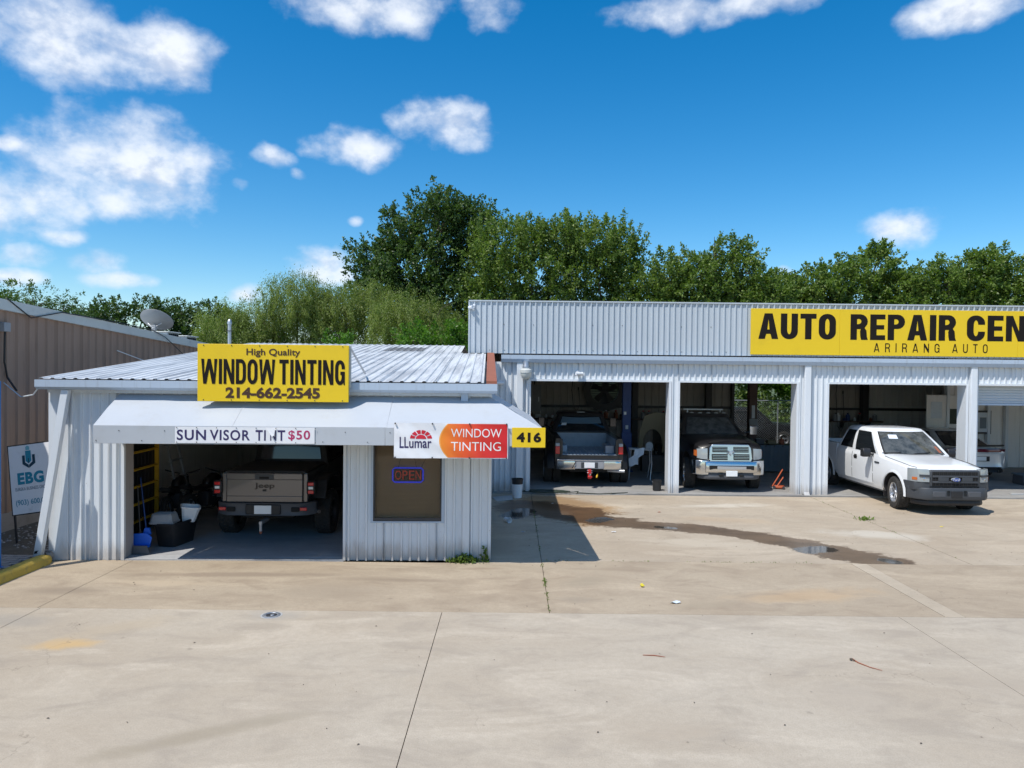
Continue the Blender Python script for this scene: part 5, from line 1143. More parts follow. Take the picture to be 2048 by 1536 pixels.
# ---------------------------------------------------------------- silver saloon in the fourth bay, tail out
def saloon():
    T = thing('sedan', 'silver sports sedan with a full width red tail light backed into the fourth bay', 'car', (14.98, 22.65, .03), rad(90))
    st = [(.02, .80, .38, .92, .96), (.10, .90, .33, .98, 1.02), (.5, .94, .27, 1.0, 1.05), (1.2, .955, .22, .99, 1.04), (2.4, .95, .20, .97, 1.0), (3.6, .95, .22, .96, 1.0), (4.6, .92, .25, .86, .90), (5.0, .80, .3, .72, .75)]
    m = MB(); loft(m, [ring(x, prof(hw, zb, zs, zt, .02)) for x, hw, zb, zs, zt in st]); B = m.build('body', [M['paint_silver'], M['interior']], T)
    carve(B, [cyl(1.05, .36, .40, .55, 1.2), cyl(1.05, .36, .40, -1.2, -.55), cyl(4.1, .36, .40, .55, 1.2), cyl(4.1, .36, .40, -1.2, -.55)], [(1.05, .36, .40), (4.1, .36, .40)])
    G = GH(3.75, 2.75, .45, 1.55, .86, .60, .97, 1.45, .22, .055, .12); G.body(T, 'paint_silver')
    G.glass(T, 'rear_window', G.rear, -.84, .84, .08, .94, 'glass_dark', 12); G.glass(T, 'windshield', G.front, -.86, .86, .06, .92, 'glass_dark', 12)
    for sg in (-1, 1):
        G.glass(T, 'side_window', lambda u, v, o: G.side(u, v, sg, o), .16, .90, .10, .86, 'glass_dark')
        for x in (1.05, 4.1): wheel(T, x, sg*.83, sg, .36, .24, 'sport', 'dark_steel')
        MB().tube([(.3, sg*.6, .28), (-.03, sg*.6, .28)], .05, 10).build('exhaust_tip', M['chrome'], T, smooth=40)
    sp_ = MB(); loft(sp_, [[(.02+b, y, 1.06), (-.05+b, y, 1.10), (.05+b, y, 1.115), (.22+b, y, 1.075)] for y, b in ((-.86, .16), (-.6, .04), (0, 0), (.6, .04), (.86, .16))]); sp_.build('spoiler', M['black_plastic'], T, smooth=50)
    mat('tail_band', (.12, .005, .02), .12, coat=.8)
    bn = MB(); loft(bn, [[(b-.012, y, .885), (b-.018, y, .93), (b-.006, y, .985), (b+.05, y, .985), (b+.05, y, .885)] for y, b in ((-.91, .155), (-.8, .05), (-.5, .01), (0, 0), (.5, .01), (.8, .05), (.91, .155))]); bn.build('tail_light', M['tail_band'], T, smooth=50)
    chamfer('rear_bumper', T, 'paint_silver', .93, 0, .10, .42, .86, back=-.22, thick=-.14, bev=.03).location = (-.16, 0, 0)
    rbox(T, 'plate_recess', 'interior', -.066, -.045, -.27, .27, .60, .76, .01); rbox(T, 'licence_plate', 'plate_white', -.075, -.064, -.16, .16, .62, .75, .004)
    chamfer('diffuser', T, 'black_plastic', .86, 0, .12, .24, .43, back=-.2, thick=-.14, bev=.02).location = (-.16, 0, 0)
saloon()
# far parked vehicle glimpsed through the rear opening of the second bay
T = thing('parked_car', 'black car half hidden beyond the rear opening of the second bay', 'car', (13.4, 33.5, 0), rad(178))
m = MB(); loft(m, [ring(x, prof(hw, .4, zs, zt, .02)) for x, hw, zs, zt in ((0, .8, .9, .95), (.3, .92, 1.0, 1.05), (1.2, .95, 1.08, 1.1), (4.2, .95, 1.1, 1.12), (4.7, .85, 1.0, 1.0))]); B = m.build('body', [M['paint_black'], M['interior']], T, smooth=35)
G = GH(1.2, 1.9, 4.6, 4.2, .9, .7, 1.08, 1.75, .1, .06); G = GH(-1.2, -1.9, -4.6, -4.4, .9, .7, 1.08, 1.75, .15, .06)
T.rotation_euler = (0, 0, rad(0)); B.scale = (-1, 1, 1); G.body(T, 'paint_black')
for sg in (-1, 1):
    G.glass(T, 'side_window', lambda u, v, o: G.side(u, v, sg, o), .55, .92, .1, .86, 'glass_dark'); G.glass(T, 'side_window', lambda u, v, o: G.side(u, v, sg, o), .08, .5, .1, .86, 'glass_dark')
    for x in (-.9, -3.8): wheel(T, x, sg*.84, sg, .37, .24, 'sport', 'alloy')
# ============================================================ TREES
RNG = np.random.default_rng(11)
def quadmesh(name, V, mt, k=4):
    n = len(V)//k; me = bpy.data.meshes.new(name)
    me.vertices.add(len(V)); me.vertices.foreach_set('co', V.astype(np.float32).ravel())
    me.loops.add(n*k); me.loops.foreach_set('vertex_index', np.arange(n*k, dtype=np.int32))
    me.polygons.add(n); me.polygons.foreach_set('loop_start', np.arange(0, n*k, k, dtype=np.int32)); me.polygons.foreach_set('loop_total', np.full(n, k, dtype=np.int32))
    me.materials.append(M[mt]); me.update(calc_edges=True); return me
def unit(a): return a/np.maximum(np.linalg.norm(a, axis=1, keepdims=True), 1e-9)
def leaves(P, D, L, Wd, droop=0.0):
    """one bent diamond leaf at each point P pointing along D"""
    n = len(P); D = unit(D+np.array([0, 0, -droop])); R = RNG.normal(size=(n, 3))+np.array([0, -.35, .9]); S_ = unit(np.cross(D, R)); Nn = np.cross(S_, D)
    l = (L*RNG.uniform(.6, 1.25, n))[:, None]; w = (Wd*RNG.uniform(.7, 1.2, n))[:, None]
    a = P; b = P+D*l*.5+S_*w*.5+Nn*w*.15; c = P+D*l; d = P+D*l*.5-S_*w*.5+Nn*w*.15
    return np.stack([a, b, c, d], 1).reshape(-1, 3)
def crown(lobes, dens=1.0, per=40, L=.20, Wd=.11, twig=.55, up=.55, spread=.13, droop=0.0, willow=False):
    out = []; L *= .80; Wd *= .88
    for cx, cy, cz, rx, ry, rz in lobes:
        K = int(dens*(rx*rz+rx*ry+ry*rz)*15)+10
        d = unit(RNG.normal(size=(K, 3))); f = RNG.uniform(.22, 1, K)**.55
        bump = 1+.16*np.sin(d[:, 0]*7+cx)+.13*np.sin(d[:, 2]*9+cz)
        p = np.array([cx, cy, cz])+d*np.array([rx, ry, rz])*(f*bump)[:, None]
        g = unit(d*.75+np.array([0, 0, up])+RNG.normal(size=(K, 3))*.35)
        if willow: g = unit(d*.35+np.array([0, 0, -1])+RNG.normal(size=(K, 3))*.18)
        tl = twig*RNG.uniform(.5, 1.5, K)
        s = RNG.uniform(0, 1, (K, per)); 
        q = p[:, None, :]+g[:, None, :]*(s*tl[:, None])[:, :, None]
        if willow: q[:, :, 0] += (s**2)*.1
        else: q[:, :, 2] += -.10*s**2*tl[:, None]
        q = q+RNG.normal(size=q.shape)*(spread*(1.15-s))[:, :, None]
        dd = g[:, None, :]*.7+RNG.normal(size=q.shape)*.75
        if willow: dd = g[:, None, :]*1.0+RNG.normal(size=q.shape)*.35
        out.append(leaves(q.reshape(-1, 3), dd.reshape(-1, 3), L, Wd, droop))
    return np.concatenate(out)
def trunk(T, x, y, h, r, lobes, mt='bark'):
    m = MB(); rn = random.Random(int(x*10)); top = (x+.3, y, h*.62)
    m.tube([(x, y, -.15), (x+.05, y, h*.2), (x+.2, y+.1, h*.42), top], [r*1.25, r, r*.8, r*.55], 9)
    for cx, cy, cz, rx, ry, rz in lobes:
        b = Vector((x+.1, y, h*rn.uniform(.3, .55))); e = Vector((cx, cy, cz-.1)); mid = b.lerp(e, .5)+Vector((0, 0, .3)); m.tube([b, mid, e, e+(e-mid)*.35], [r*.45, r*.3, r*.16, r*.05], 6)
        for q in range(5):
            v = Vector((rn.uniform(-1, 1)*rx, rn.uniform(-1, 1)*ry, rn.uniform(-.2, 1)*rz))*.85; m.tube([mid.lerp(e, .6), e.lerp(e+v, .5)+Vector((0, 0, .1)), e+v], [r*.14, r*.09, r*.03], 5)
    return m.build('trunk', M[mt], T, smooth=60)
def tree(label, D, lobes, mt, name='tree', tr=None, group=None, sub=None, **k):
    jx = lambda i: ((i*37 % 11)/11-.5)*1.4
    L_ = [(cx, jx(i), cz, rx, ry, rz) for i, (cx, _, cz, rx, ry, rz) in enumerate(lobes)]
    cxm = sum(l[0] for l in L_)/len(L_)
    T = thing(name, label, 'tree', (cxm, D, -.1), 0, group)
    L2 = [(l[0]-cxm, l[1], l[2], *l[3:]) for l in L_]
    crowno = bpy.data.objects.new('crown', quadmesh('crown', crown(L2, **k), mt)); COL.objects.link(crowno); crowno.parent = T
    top = max(l[2] for l in L_)
    trunk(T, tr if tr is not None else 0, 0, top, .018*top+.04, L2[:8])
    return T
TR = 'trees behind the repair garage and the shop'
tree('tallest dark green tree rising behind the left end of the parapet', 40, [(-4.1,0,11.8,1.5,1.3,1.5),(-6.3,0,11.0,1.3,1.3,1.3),(-7.9,0,9.6,1.35,1.2,1.0),(-5.5,0,8.9,2.5,2.0,1.8),(-2.8,0,11.0,1.3,1.3,1.6),(-1.8,0,11.9,.7,.7,.85),(-4.1,0,7.1,3.2,2.2,1.9),(-8.0,0,7.9,1.3,1.3,1.3),(-4.6,0,12.3,.5,.6,.6),(-3.3,0,12.0,.5,.5,.5),(-2.2,0,9.4,1.6,1.4,1.4),(-4,0,5,3,2,1.5)], 'leaf_dark', group=TR, dens=1.5, twig=.75, up=.7, L=.21, Wd=.13)
tree('broad rounded green tree spreading behind the left half of the parapet', 38, [(-0.5,0,9.6,1.9,1.8,1.7),(1.0,0,10.5,1.2,1.1,.95),(2.7,0,10.2,1.5,1.5,1.4),(1.0,0,8.0,2.9,1.8,1.6),(-.6,0,6.6,2.6,1.8,1.6),(2.6,0,6.1,2.6,1.5,1.3),(0,0,4.2,2.6,1.5,1.3)], 'leaf_mid', group=TR, dens=1.5, twig=.75, up=1.1, L=.19, Wd=.11)
tree('rounded green tree with upright shoots just right of the broadest tree', 38.6, [(4.3,0,9.9,1.9,1.8,1.55),(5.9,0,9.7,1.1,1.1,1.45),(4.2,0,8.3,2.3,1.8,1.6),(6.5,0,8.0,1.15,1.1,1.1),(5.0,0,6.0,1.7,1.5,1.2),(4,0,4.4,2.4,1.5,1.3)], 'leaf_mid', group=TR, dens=1.5, twig=.8, up=1.2, L=.19, Wd=.11)
tree('smaller tree with tall curved shoots behind the middle of the parapet', 37, [(8.0,0,8.1,1.15,1.1,1.35),(9.7,0,8.3,1.35,1.3,1.25),(11.7,0,8.4,1.4,1.3,1.3),(10.3,0,9.6,.22,.3,.75),(11.5,0,9.8,.25,.3,.6),(12.3,0,9.6,.25,.3,.7),(13.3,0,7.4,1.2,1.2,1.0),(10.3,0,6.8,3.0,1.5,1.3),(7.2,0,6.9,1.6,1.5,1.4),(9.0,0,7.3,1.6,1.4,1.3),(12.6,0,7.0,1.6,1.4,1.3),(10.5,0,4.5,2.8,1.5,1.4)], 'leaf_mid', group=TR, dens=1.5, twig=.65, up=.7, L=.20, Wd=.11)
tree('low rounded tree with one high tuft behind the sign lettering AUTO', 39, [(16.4,0,8.2,1.3,1.2,1.1),(18.2,0,8.5,1.5,1.3,1.05),(19.9,0,9.2,1.2,1.1,1.15),(14.6,0,7.6,1.3,1.2,1.1),(21.5,0,7.4,1.6,1.3,1.3),(20.3,0,10.2,.4,.4,.45),(15.8,0,7.0,1.6,1.2,1.1),(18.3,0,6.9,3.0,1.4,1.2),(21.3,0,8.2,1.3,1.2,1.0),(18.3,0,5,2.8,1.4,1.3)], 'leaf_mid', group=TR, dens=1.45, twig=.6, up=.5, L=.22, Wd=.13)
tree('low broad tree at the right end behind the parapet sign', 38.4, [(22.6,0,8.4,1.5,1.1,.95),(24.5,0,8.9,1.7,1.2,1.1),(25.6,0,8.0,1.6,1.3,1.2),(29.5,0,8.2,1.8,1.4,1.4),(26.0,0,9.4,.95,.9,.9),(27.7,0,8.5,1.5,1.5,1.2),(23.4,0,6.9,3.1,1.4,1.2),(27.5,0,6.9,2.9,1.6,1.4),(25,0,5,4,1.5,1.4)], 'leaf_mid', group=TR, dens=1.45, twig=.6, up=.4, L=.22, Wd=.12)
tree('green tree beyond the right edge of the parapet sign', 42, [(34.2,0,9.1,2.3,2.0,1.7),(37.7,0,9.2,2.3,1.85,1.6),(34.8,0,6.8,4.1,2.0,1.7)], 'leaf_mid', group=TR, dens=.8, L=.25, Wd=.14)
TL = 'distant trees beyond the brown building'
tree('feathery small tree above the brown roof at the far left', 34, [(-22.4,0,6.4,1.1,.75,.6),(-21.3,0,6.2,.7,.6,.45),(-23.3,0,6.15,.55,.5,.4),(-22.3,0,5.3,1.2,.8,.8)], 'leaf_dark', group=TL, dens=1.6, twig=.6, up=.1, L=.17, Wd=.06, droop=.3)
tree('dark bushy tree behind and left of the satellite dish', 44, [(-24.8,0,6.5,1.2,1,.8),(-22.7,0,6.9,1.2,.85,.65),(-21.8,0,6.2,1.6,1.05,.9),(-25.8,0,6.0,1.2,1.05,.9),(-23.4,0,4.8,2.6,1.1,1)], 'leaf_dark', group=TL, dens=1.4)
tree('dark tree between the satellite dish and the steel mast', 46, [(-21.0,0,6.8,.8,.8,.9),(-19.4,0,6.8,.95,.95,.8),(-18.3,0,6.4,.85,.85,.85),(-19.8,0,5.6,1.9,1.1,.9),(-19.8,0,4.2,1.9,1.1,.9)], 'leaf_dark', group=TL, dens=1.4)
tree('large tree far out beyond the left edge of the brown building', 50, [(-38.2,0,8,3.2,2.4,2.1),(-43.8,0,8,3.5,2.4,2.1),(-41,0,5.5,4,2.4,2)], 'leaf_mid', group=TL, dens=.8, L=.26, Wd=.14)
TW = 'willows behind the shop roof'
kw = dict(dens=2.7, per=85, L=.13, Wd=.036, twig=.75, willow=True, spread=.13)
tree('pale green willow with the highest rounded crown above the yellow board', 35, [(-10.4,0,6.9,1.7,1.4,1.35),(-12.4,0,5.9,1.6,1.2,1.15),(-10.4,0,5.2,2.8,1.4,1.2),(-9.3,0,6.6,1.2,1.1,1.1),(-11,0,3.8,2.6,1.2,1)], 'leaf_willow', 'willow_tree', group=TW, **kw)
tree('pale green willow to the right of the yellow board', 35.5, [(-8.4,0,6.6,1.5,1.4,1.3),(-6.9,0,6.6,1.4,1.3,1.3),(-8,0,4.3,2.2,1.2,1.2)], 'leaf_willow', 'willow_tree', group=TW, **kw)
tree('small pale willow beside the steel mast', 34.5, [(-13.7,0,5.6,1.2,1.0,1.1),(-14.4,0,4.9,.65,.6,.7),(-13.8,0,3.9,1.2,.8,.9)], 'leaf_willow', 'willow_tree', group=TW, **kw)
tree('pale green willow against the left end of the parapet', 34, [(-5.4,0,6.0,1.5,1.3,1.3),(-3.9,0,6.0,1.25,1.1,1.15),(-2.9,0,5.3,.9,.9,.85),(-4.6,0,4.4,2.1,.95,.9)], 'leaf_willow', 'willow_tree', group=TW, **kw)
TB = 'bright bushes behind the shop roof'
tree('bright green bush nearest the left end of the parapet', 31, [(-4.1,0,4.6,.9,.7,.6),(-2.9,0,4.8,.85,.7,.6),(-2.2,0,4.9,.45,.46,.5),(-3.3,0,3.6,1.4,.8,.8)], 'leaf_bright', 'bush', group=TB, dens=1.8, L=.17, Wd=.09, twig=.5)
tree('small bright green bush just above the roof ridge beside the board', 31, [(-7.3,0,4.3,.8,.5,.42),(-7.2,0,3.6,1,.6,.7)], 'leaf_bright', 'bush', group=TB, dens=1.6, L=.16, Wd=.09)
# hedge and fence behind the second bay
H = thing('hedge', 'dense leafy vine hedge seen through the rear opening of the second bay', 'hedge', (11.5, 35.4, -.1))
L_ = [(x, random.uniform(-.3, .3), z, .95, .8, .8) for x in np.arange(-5, 7, 1.1) for z in (.7, 1.7, 2.8, 3.7)]
o = bpy.data.objects.new('foliage', quadmesh('foliage', crown(L_, dens=1.0, per=22, L=.17, Wd=.12, twig=.4), 'leaf_mid')); COL.objects.link(o); o.parent = H
T = thing('branch', 'sunlit leafy branch hanging just inside the top of the rear opening', 'branch', (12.1, 32.6, 2.8)); T['label'] = 'sunlit leafy branch hanging at the top right of the rear opening'
o = bpy.data.objects.new('leaves', quadmesh('leaves', crown([(0, 0, .2, .7, .5, .25), (.6, .2, -.1, .4, .4, .3), (-.6, 0, .35, .5, .4, .15)], dens=2.2, L=.17, Wd=.12, twig=.3), 'leaf_bright')); COL.objects.link(o); o.parent = T
MB().tube([(2, 1.6, -.4), (.9, .6, .1), (-.8, .1, .45)], [.05, .03, .01], 6).build('stem', M['bark'], T)
T = thing('chain_link_fence', 'galvanised chain link fence with a top rail behind the second bay', 'fence', (11.0, 32.5, -.1))
MB().tube([(-8, 0, 2.24), (9, 0, 2.24)], .022, 8).build('top_rail', M['galv'], T)
for x in (-8, -5, -2, 1.2, 4.2, 7.2): MB().tube([(x, .04, 0), (x, .04, 2.24)], .028, 8).build('fence_post', M['galv'], T)
wm = MB()
for i in range(150):
    for sg in (-1, 1):
        x0 = -8+i*.11; x1 = x0+sg*2.15
        wm.add([(x0, 0, .05), (x0+.006, 0, .05), (x1+.006, 0, 2.2), (x1, 0, 2.2)], [(0, 1, 2, 3)])
w_ = wm.build('mesh', M['galv'], T); w_['kind'] = 'stuff'
# weeds at the wall foot and grass in the joints
def weed(label, loc, h, r, n, cat='weed'):
    T = thing('weed', label, cat, loc); P = RNG.normal(size=(n, 3))*np.array([r*.6, r*.3, 0]); P[:, 2] = RNG.uniform(0, h, n)*np.exp(-np.abs(P[:, 0])/r)
    D_ = RNG.normal(size=(n, 3))+np.array([0, -.2, .5]); o = bpy.data.objects.new('leaves', quadmesh('leaves', leaves(P, D_, .07, .035), 'leaf_mid')); COL.objects.link(o); o.parent = T
    m = MB(); 
    for i in range(5): a = random.uniform(-r, r)*.5; m.tube([(a*.3, 0, 0), (a, 0, h*.8)], [.004, .002], 4)
    m.build('stem', M['weed_green'], T); return T
weed('low spreading green weed at the foot of the white wall', tuple(fw(-.42, -.10)), .14, .20, 300)
weed('thin upright sprig at the right corner of the white wall', tuple(fw(-.06, -.09)), .30, .05, 70)
T = weed('small green tuft in the pavement joint in front of the white pickup', (8.17, 16.3, 0), .03, .14, 90)
cg = []
for i in range(480):
    y = random.choice([random.uniform(9.75, 12.4), random.uniform(10.5, 11.6), random.uniform(12.4, 17)]); cg.append((.55+random.gauss(0, .012), y, 0))
for i in range(260): cg.append((random.uniform(.6, 6), 12.45+random.gauss(0, .010), 0))
for i in range(160): cg.append((8.15+random.gauss(0, .012), random.uniform(12.5, 19), 0))
cg = np.array(cg); cg = cg[[bool(noise.noise((p[0]*3, p[1]*3, 0)) > -.05) for p in cg]]
o = bpy.data.objects.new('joint_weeds', quadmesh('joint_weeds', leaves(cg, RNG.normal(size=cg.shape)+np.array([0, 0, .7]), .028, .012), 'leaf_mid')); COL.objects.link(o); o['kind'] = 'stuff'; tag(o, 'tiny green weeds growing along the joints of the concrete', 'weeds')
# ============================================================ LOOSE THINGS
def putbox(name, label, cat, mt, loc, size, rotz=0, lid=None, group=None, bev=.01):
    T = thing(name, label, cat, loc, rotz, group); sx, sy, sz = size
    MB().box(-sx/2, sx/2, -sy/2, sy/2, 0, sz).build('body', M[mt], T, bevel=bev)
    if lid: MB().box(-sx/2-.01, sx/2+.01, -sy/2-.01, sy/2+.01, sz, sz+.04).build('lid', M[lid], T, bevel=bev)
    return T
def bucket(label, loc, r, h, mt, group=None, band=None, handle=True):
    T = thing('bucket', label, 'bucket', loc, 0, group)
    MB().lathe([(0, .005), (r*.85, 0), (r, h), (r*1.05, h), (r*1.05, h-.025), (r*1.0, h-.03), (r*.97, h-.005), (r*.83, .02), (0, .02)], 24).build('body', M[mt], T, smooth=40)
    if band: MB().lathe([(r*.965, h*.72), (r*1.02, h*.72), (r*1.05, h*1.01), (r*.98, h*1.01)], 24).build('band', M[band], T, smooth=40)
    if handle: MB().tube([(r*math.cos(a), -.0-.3*r*math.sin(a), h-.03-r*.75*math.sin(a)) for a in [PI*i/10 for i in range(11)]], .005, 5).build('handle', M['galv'], T)
    return T
L = lambda x, y, z=.025: tuple(fw(x, y, z))
# tint garage
T = thing('storage_rack', 'yellow and black slatted rack standing along the left wall of the tint garage', 'rack', L(-6.92, .45), FA)
MB().box(-.45, -.03, 0, 2.1, .04, 2.35).build('panel', M['black_plastic'], T)
for i in range(14): MB().box(-.03, -.018, .03+i*.148, .05+i*.148, .08, 2.3).build('slat', M['dark_steel'], T)
for i in range(7):
    MB().box(-.03, .045, .0, .78, .12+i*.34, .155+i*.34).build('rail', M['yellow_rack'], T, bevel=.005); MB().box(-.03, .045, .98, 2.1, .26+i*.34, .295+i*.34).build('rail', M['yellow_rack'], T, bevel=.005)
for y in (.02, .88, 2.1): MB().box(-.03, .05, y-.02, y+.02, 0, 2.38).build('upright', M['yellow_rack'], T, bevel=.005)
pl = MB().box(.05, .07, .80, .96, .42, 1.75); pl.build('bracket_plate', M['yellow_rack'], T, bevel=.01)
for i in range(6): MB().lathe([(0, .0715), (.02, .0715)], 10, 'x', (0, .88, .55+i*.2)).build('hole', M['black_void'], T)
T = thing('broom', 'long handled broom with a blue head leaning on the yellow rack', 'broom', L(-6.27, .62), FA)
MB().tube([(.12, -.1, .28), (-.12, .16, 1.28)], .011, 6).build('handle', M['blue_steel'], T); MB().prism([(.06, .30), (.20, .30), (.17, .42), (.09, .42)], -.14, -.08).build('head', M['blue_plastic'], T, bevel=.01)
T = thing('dustpan', 'bright blue long dustpan upright beside the black tote', 'dustpan', L(-6.22, .45), FA)
MB().prism([(-.20, .10), (.17, .10), (.21, .27), (.12, .35), (-.16, .33), (-.22, .22)], -.05, -.02).build('pan', M['blue_plastic'], T, bevel=.012); MB().prism([(-.22, .10), (.18, .10), (.18, .14), (-.22, .14)], -.14, -.02).build('lip', M['blue_plastic'], T, bevel=.01)
MB().tube([(0, -.03, .33), (-.10, .08, 1.15)], .011, 6).build('handle', M['dark_steel'], T)
T = thing('dustpan', 'grey flat dustpan lying on the floor in front of the black tote', 'dustpan', L(-6.14, .28), FA)
MB().prism([(-.15, .01), (.17, .01), (.12, .16), (-.12, .16)], -.04, -.015).build('pan', M['grey_plastic_dark'], T, bevel=.01)
def tote(label, loc, s, mt, rot=0):
    T = thing('tote', label, 'tote', loc, FA+rot); m = MB(); sx, sy, sz = s
    R = []
    for z, k_ in ((0, .82), (sz*.5, .92), (sz*.9, 1), (sz*.9, 1.07), (sz, 1.07), (sz, .98), (sz*.55, .88), (.03, .80)):
        R.append([(sx/2*k_*a, sy/2*k_*b, z) for a, b in ((-1, -.85), (-.85, -1), (.85, -1), (1, -.85), (1, .85), (.85, 1), (-.85, 1), (-1, .85))])
    loft(m, R); m.build('body', M[mt], T, smooth=30); return T
tote('large black plastic tote on the tint garage floor', L(-5.88, 1.10), (.42, .74, .44), 'black_plastic', rad(-12))
T = thing('storage_bin', 'pale grey plastic bin upside down on the black tote', 'bin', L(-6.02, .92, .455), FA); loft_m = MB()
loft(loft_m, [[(a*k_*.21, b*k_*.17, z) for a, b in ((-1, -.8), (-.8, -1), (.8, -1), (1, -.8), (1, .8), (.8, 1), (-.8, 1), (-1, .8))] for z, k_ in ((0, 1.08), (.03, 1.08), (.03, 1), (.16, .86), (.17, .8))]); loft_m.build('body', M['grey_plastic'], T, smooth=30)
for i in range(4): MB().box(-.17, .17, -.12+i*.07, -.10+i*.07, .165, .18).build('ridge', M['grey_plastic'], T)
T = thing('waste_basket', 'pale plastic waste basket tilted on the black tote', 'basket', L(-5.72, 1.25, .42), FA+.3); T.rotation_euler = (rad(6), rad(8), .5)
m = MB(); loft(m, [[(a*k_*.16, b*k_*.13, z) for a, b in ((-1, -.7), (-.7, -1), (.7, -1), (1, -.7), (1, .7), (.7, 1), (-.7, 1), (-1, .7))] for z, k_ in ((0, .68), (.26, 1), (.26, 1.08), (.29, 1.08), (.28, .96), (.04, .66))]); m.build('body', M['white_plastic'], T, smooth=30)
T = thing('step_ladder', 'grey folding step ladder leaning on the left wall of the tint garage', 'ladder', L(-6.85, 2.95), FA)
for y in (0, .5): MB().tube([(.32, y, 0), (-.1, y+.05, 1.9)], .026, 6).build('rail', M['galv'], T)
for i in range(5): t = .15+i*.18; MB().box(.32-.42*t-.05, .32-.42*t+.05, 0, .52, 1.9*t-.012, 1.9*t+.012).build('step', M['galv'], T)
def motorbike(label, loc, rz):
    T = thing('motorcycle', label, 'motorcycle', loc, rz, 'motorcycles in the tint garage')
    for x in (-.7, .7):
        W_ = MB().lathe([(.23, -.05), (.28, -.065), (.325, -.04), (.335, 0), (.325, .04), (.28, .065), (.23, .05), (.23, -.05)], 28, 'y').build('wheel', M['tyre'], T, smooth=50, loc=(x, 0, .335))
        MB().lathe([(.235, -.03), (.215, 0), (.235, .03)], 28, 'y').build('rim', M['alloy'], W_, smooth=50)
        sp_ = MB(); 
        for k_ in range(10): a = 2*PI*k_/10; sp_.tube([(0, 0, 0), (.22*math.cos(a), 0, .22*math.sin(a))], .006, 4)
        sp_.build('spokes', M['alloy'], W_)
    for y in (-.09, .09): MB().tube([(.70, y, .335), (.48, y, .92)], .022, 8).build('fork', M['chrome'], T, smooth=50)
    MB().tube([(.44, -.36, 1.06), (.50, -.2, 1.0), (.47, 0, .96), (.50, .2, 1.0), (.44, .36, 1.06)], .014, 6).build('handlebar', M['dark_steel'], T, smooth=50)
    MB().lathe([(0, .05), (.08, .04), (.09, 0), (.05, -.08), (0, -.09)], 16, 'x', (.60, 0, .88)).build('headlight', M['white_lens'], T, smooth=50)
    m = MB(); loft(m, [[(x, r_*math.cos(a)*.75, z+r_*math.sin(a)) for a in [2*PI*i/12 for i in range(12)]] for x, z, r_ in ((.42, .80, .06), (.34, .82, .14), (.15, .83, .17), (-.05, .80, .13), (-.12, .77, .06))]); m.build('tank', M['paint_black'], T, smooth=60)
    m = MB(); loft(m, [[(x, y_*c, z+s_*.04) for c, s_ in ((-1, -1), (1, -1), (1, .6), (.5, 1), (-.5, 1), (-1, .6))] for x, y_, z in ((-.05, .10, .76), (-.3, .14, .73), (-.55, .13, .76), (-.85, .10, .84))]); m.build('seat', M['black_plastic'], T, smooth=60)
    MB().box(-.2, .25, -.13, .13, .32, .64).build('engine', M['dark_steel'], T, bevel=.03); 
    for i in range(4): MB().box(-.02, .2, -.16, .16, .52+i*.05, .54+i*.05).build('fin', M['galv'], T)
    MB().tube([(.15, -.14, .40), (-.1, -.17, .28), (-.8, -.18, .36)], .035, 8).build('exhaust', M['chrome'], T, smooth=50)
    m = MB(); m.ribbon(lambda u, v: (.70+.37*math.cos(u), v, .335+.37*math.sin(u)), [rad(20+12*i) for i in range(11)], (-.07, 0, .07)); m.build('mudguard', M['paint_black'], T, smooth=60)
    m = MB(); m.tube([(.45, 0, .88), (.05, 0, .62), (-.5, 0, .62), (-.7, 0, .335)], .03, 6); m.build('frame', M['dark_steel'], T)
    return T
mb = motorbike('black motorcycle standing behind the white waste basket', L(-6.70, 3.0), rad(100)); dup(mb, Vector(L(-6.15, 3.3)), rad(80), 'black motorcycle parked closest to the rear corner of the pickup in the tint garage')
T = thing('work_table', 'dark work table with a white printer shape at the back of the tint garage', 'table', L(-5.15, 6.4), FA)
MB().box(-.75, .75, -.3, .3, .86, .91).build('table_top', M['dark_steel'], T, bevel=.005)
for x in (-.7, .7):
    for y in (-.25, .25): MB().box(x-.025, x+.025, y-.025, y+.025, 0, .86).build('leg', M['dark_steel'], T)
T = putbox('film_plotter', 'white film plotter on the table at the back of the tint garage', 'machine', 'white_plastic', L(-5.35, 6.35, .935), (.62, .32, .12), FA)
MB().box(-.33, -.27, -.12, .12, .12, .34).build('side_cover', M['white_plastic'], T, bevel=.01); MB().box(.27, .33, -.12, .12, .0, .42).build('side_cover', M['white_plastic'], T, bevel=.01); MB().tube([(-.27, 0, .24), (.27, 0, .24)], .05, 10).build('film_roll', M['grey_plastic'], T, smooth=50)
putbox('cabinet', 'tall dark cabinet against the rear wall of the tint garage', 'cabinet', 'dark_steel', L(-4.1, 8.2), (.9, .5, 1.9), FA)
putbox('carton', 'brown cardboard carton on top of the black shelf behind the pickup', 'carton', 'rust', L(-3.9, 7.2, 1.42), (.35, .3, .36), FA)
T = putbox('shelf_unit', 'low black shelf unit under the brown carton', 'shelf', 'black_plastic', L(-3.9, 7.2), (.9, .4, 1.39), FA)
# kerb side
T = thing('dumped_bricks', 'small heap of broken grey bricks at the end of the yellow kerb', 'bricks', (-7.95, 12.12, 0))
for i in range(4): MB().box(-.1, .1, -.05, .05, 0, .06).build('brick', M['paver'], T, loc=(random.uniform(-.1, .1), random.uniform(-.05, .1), .02+i*.03), rot=(0, 0, random.uniform(0, 3)))
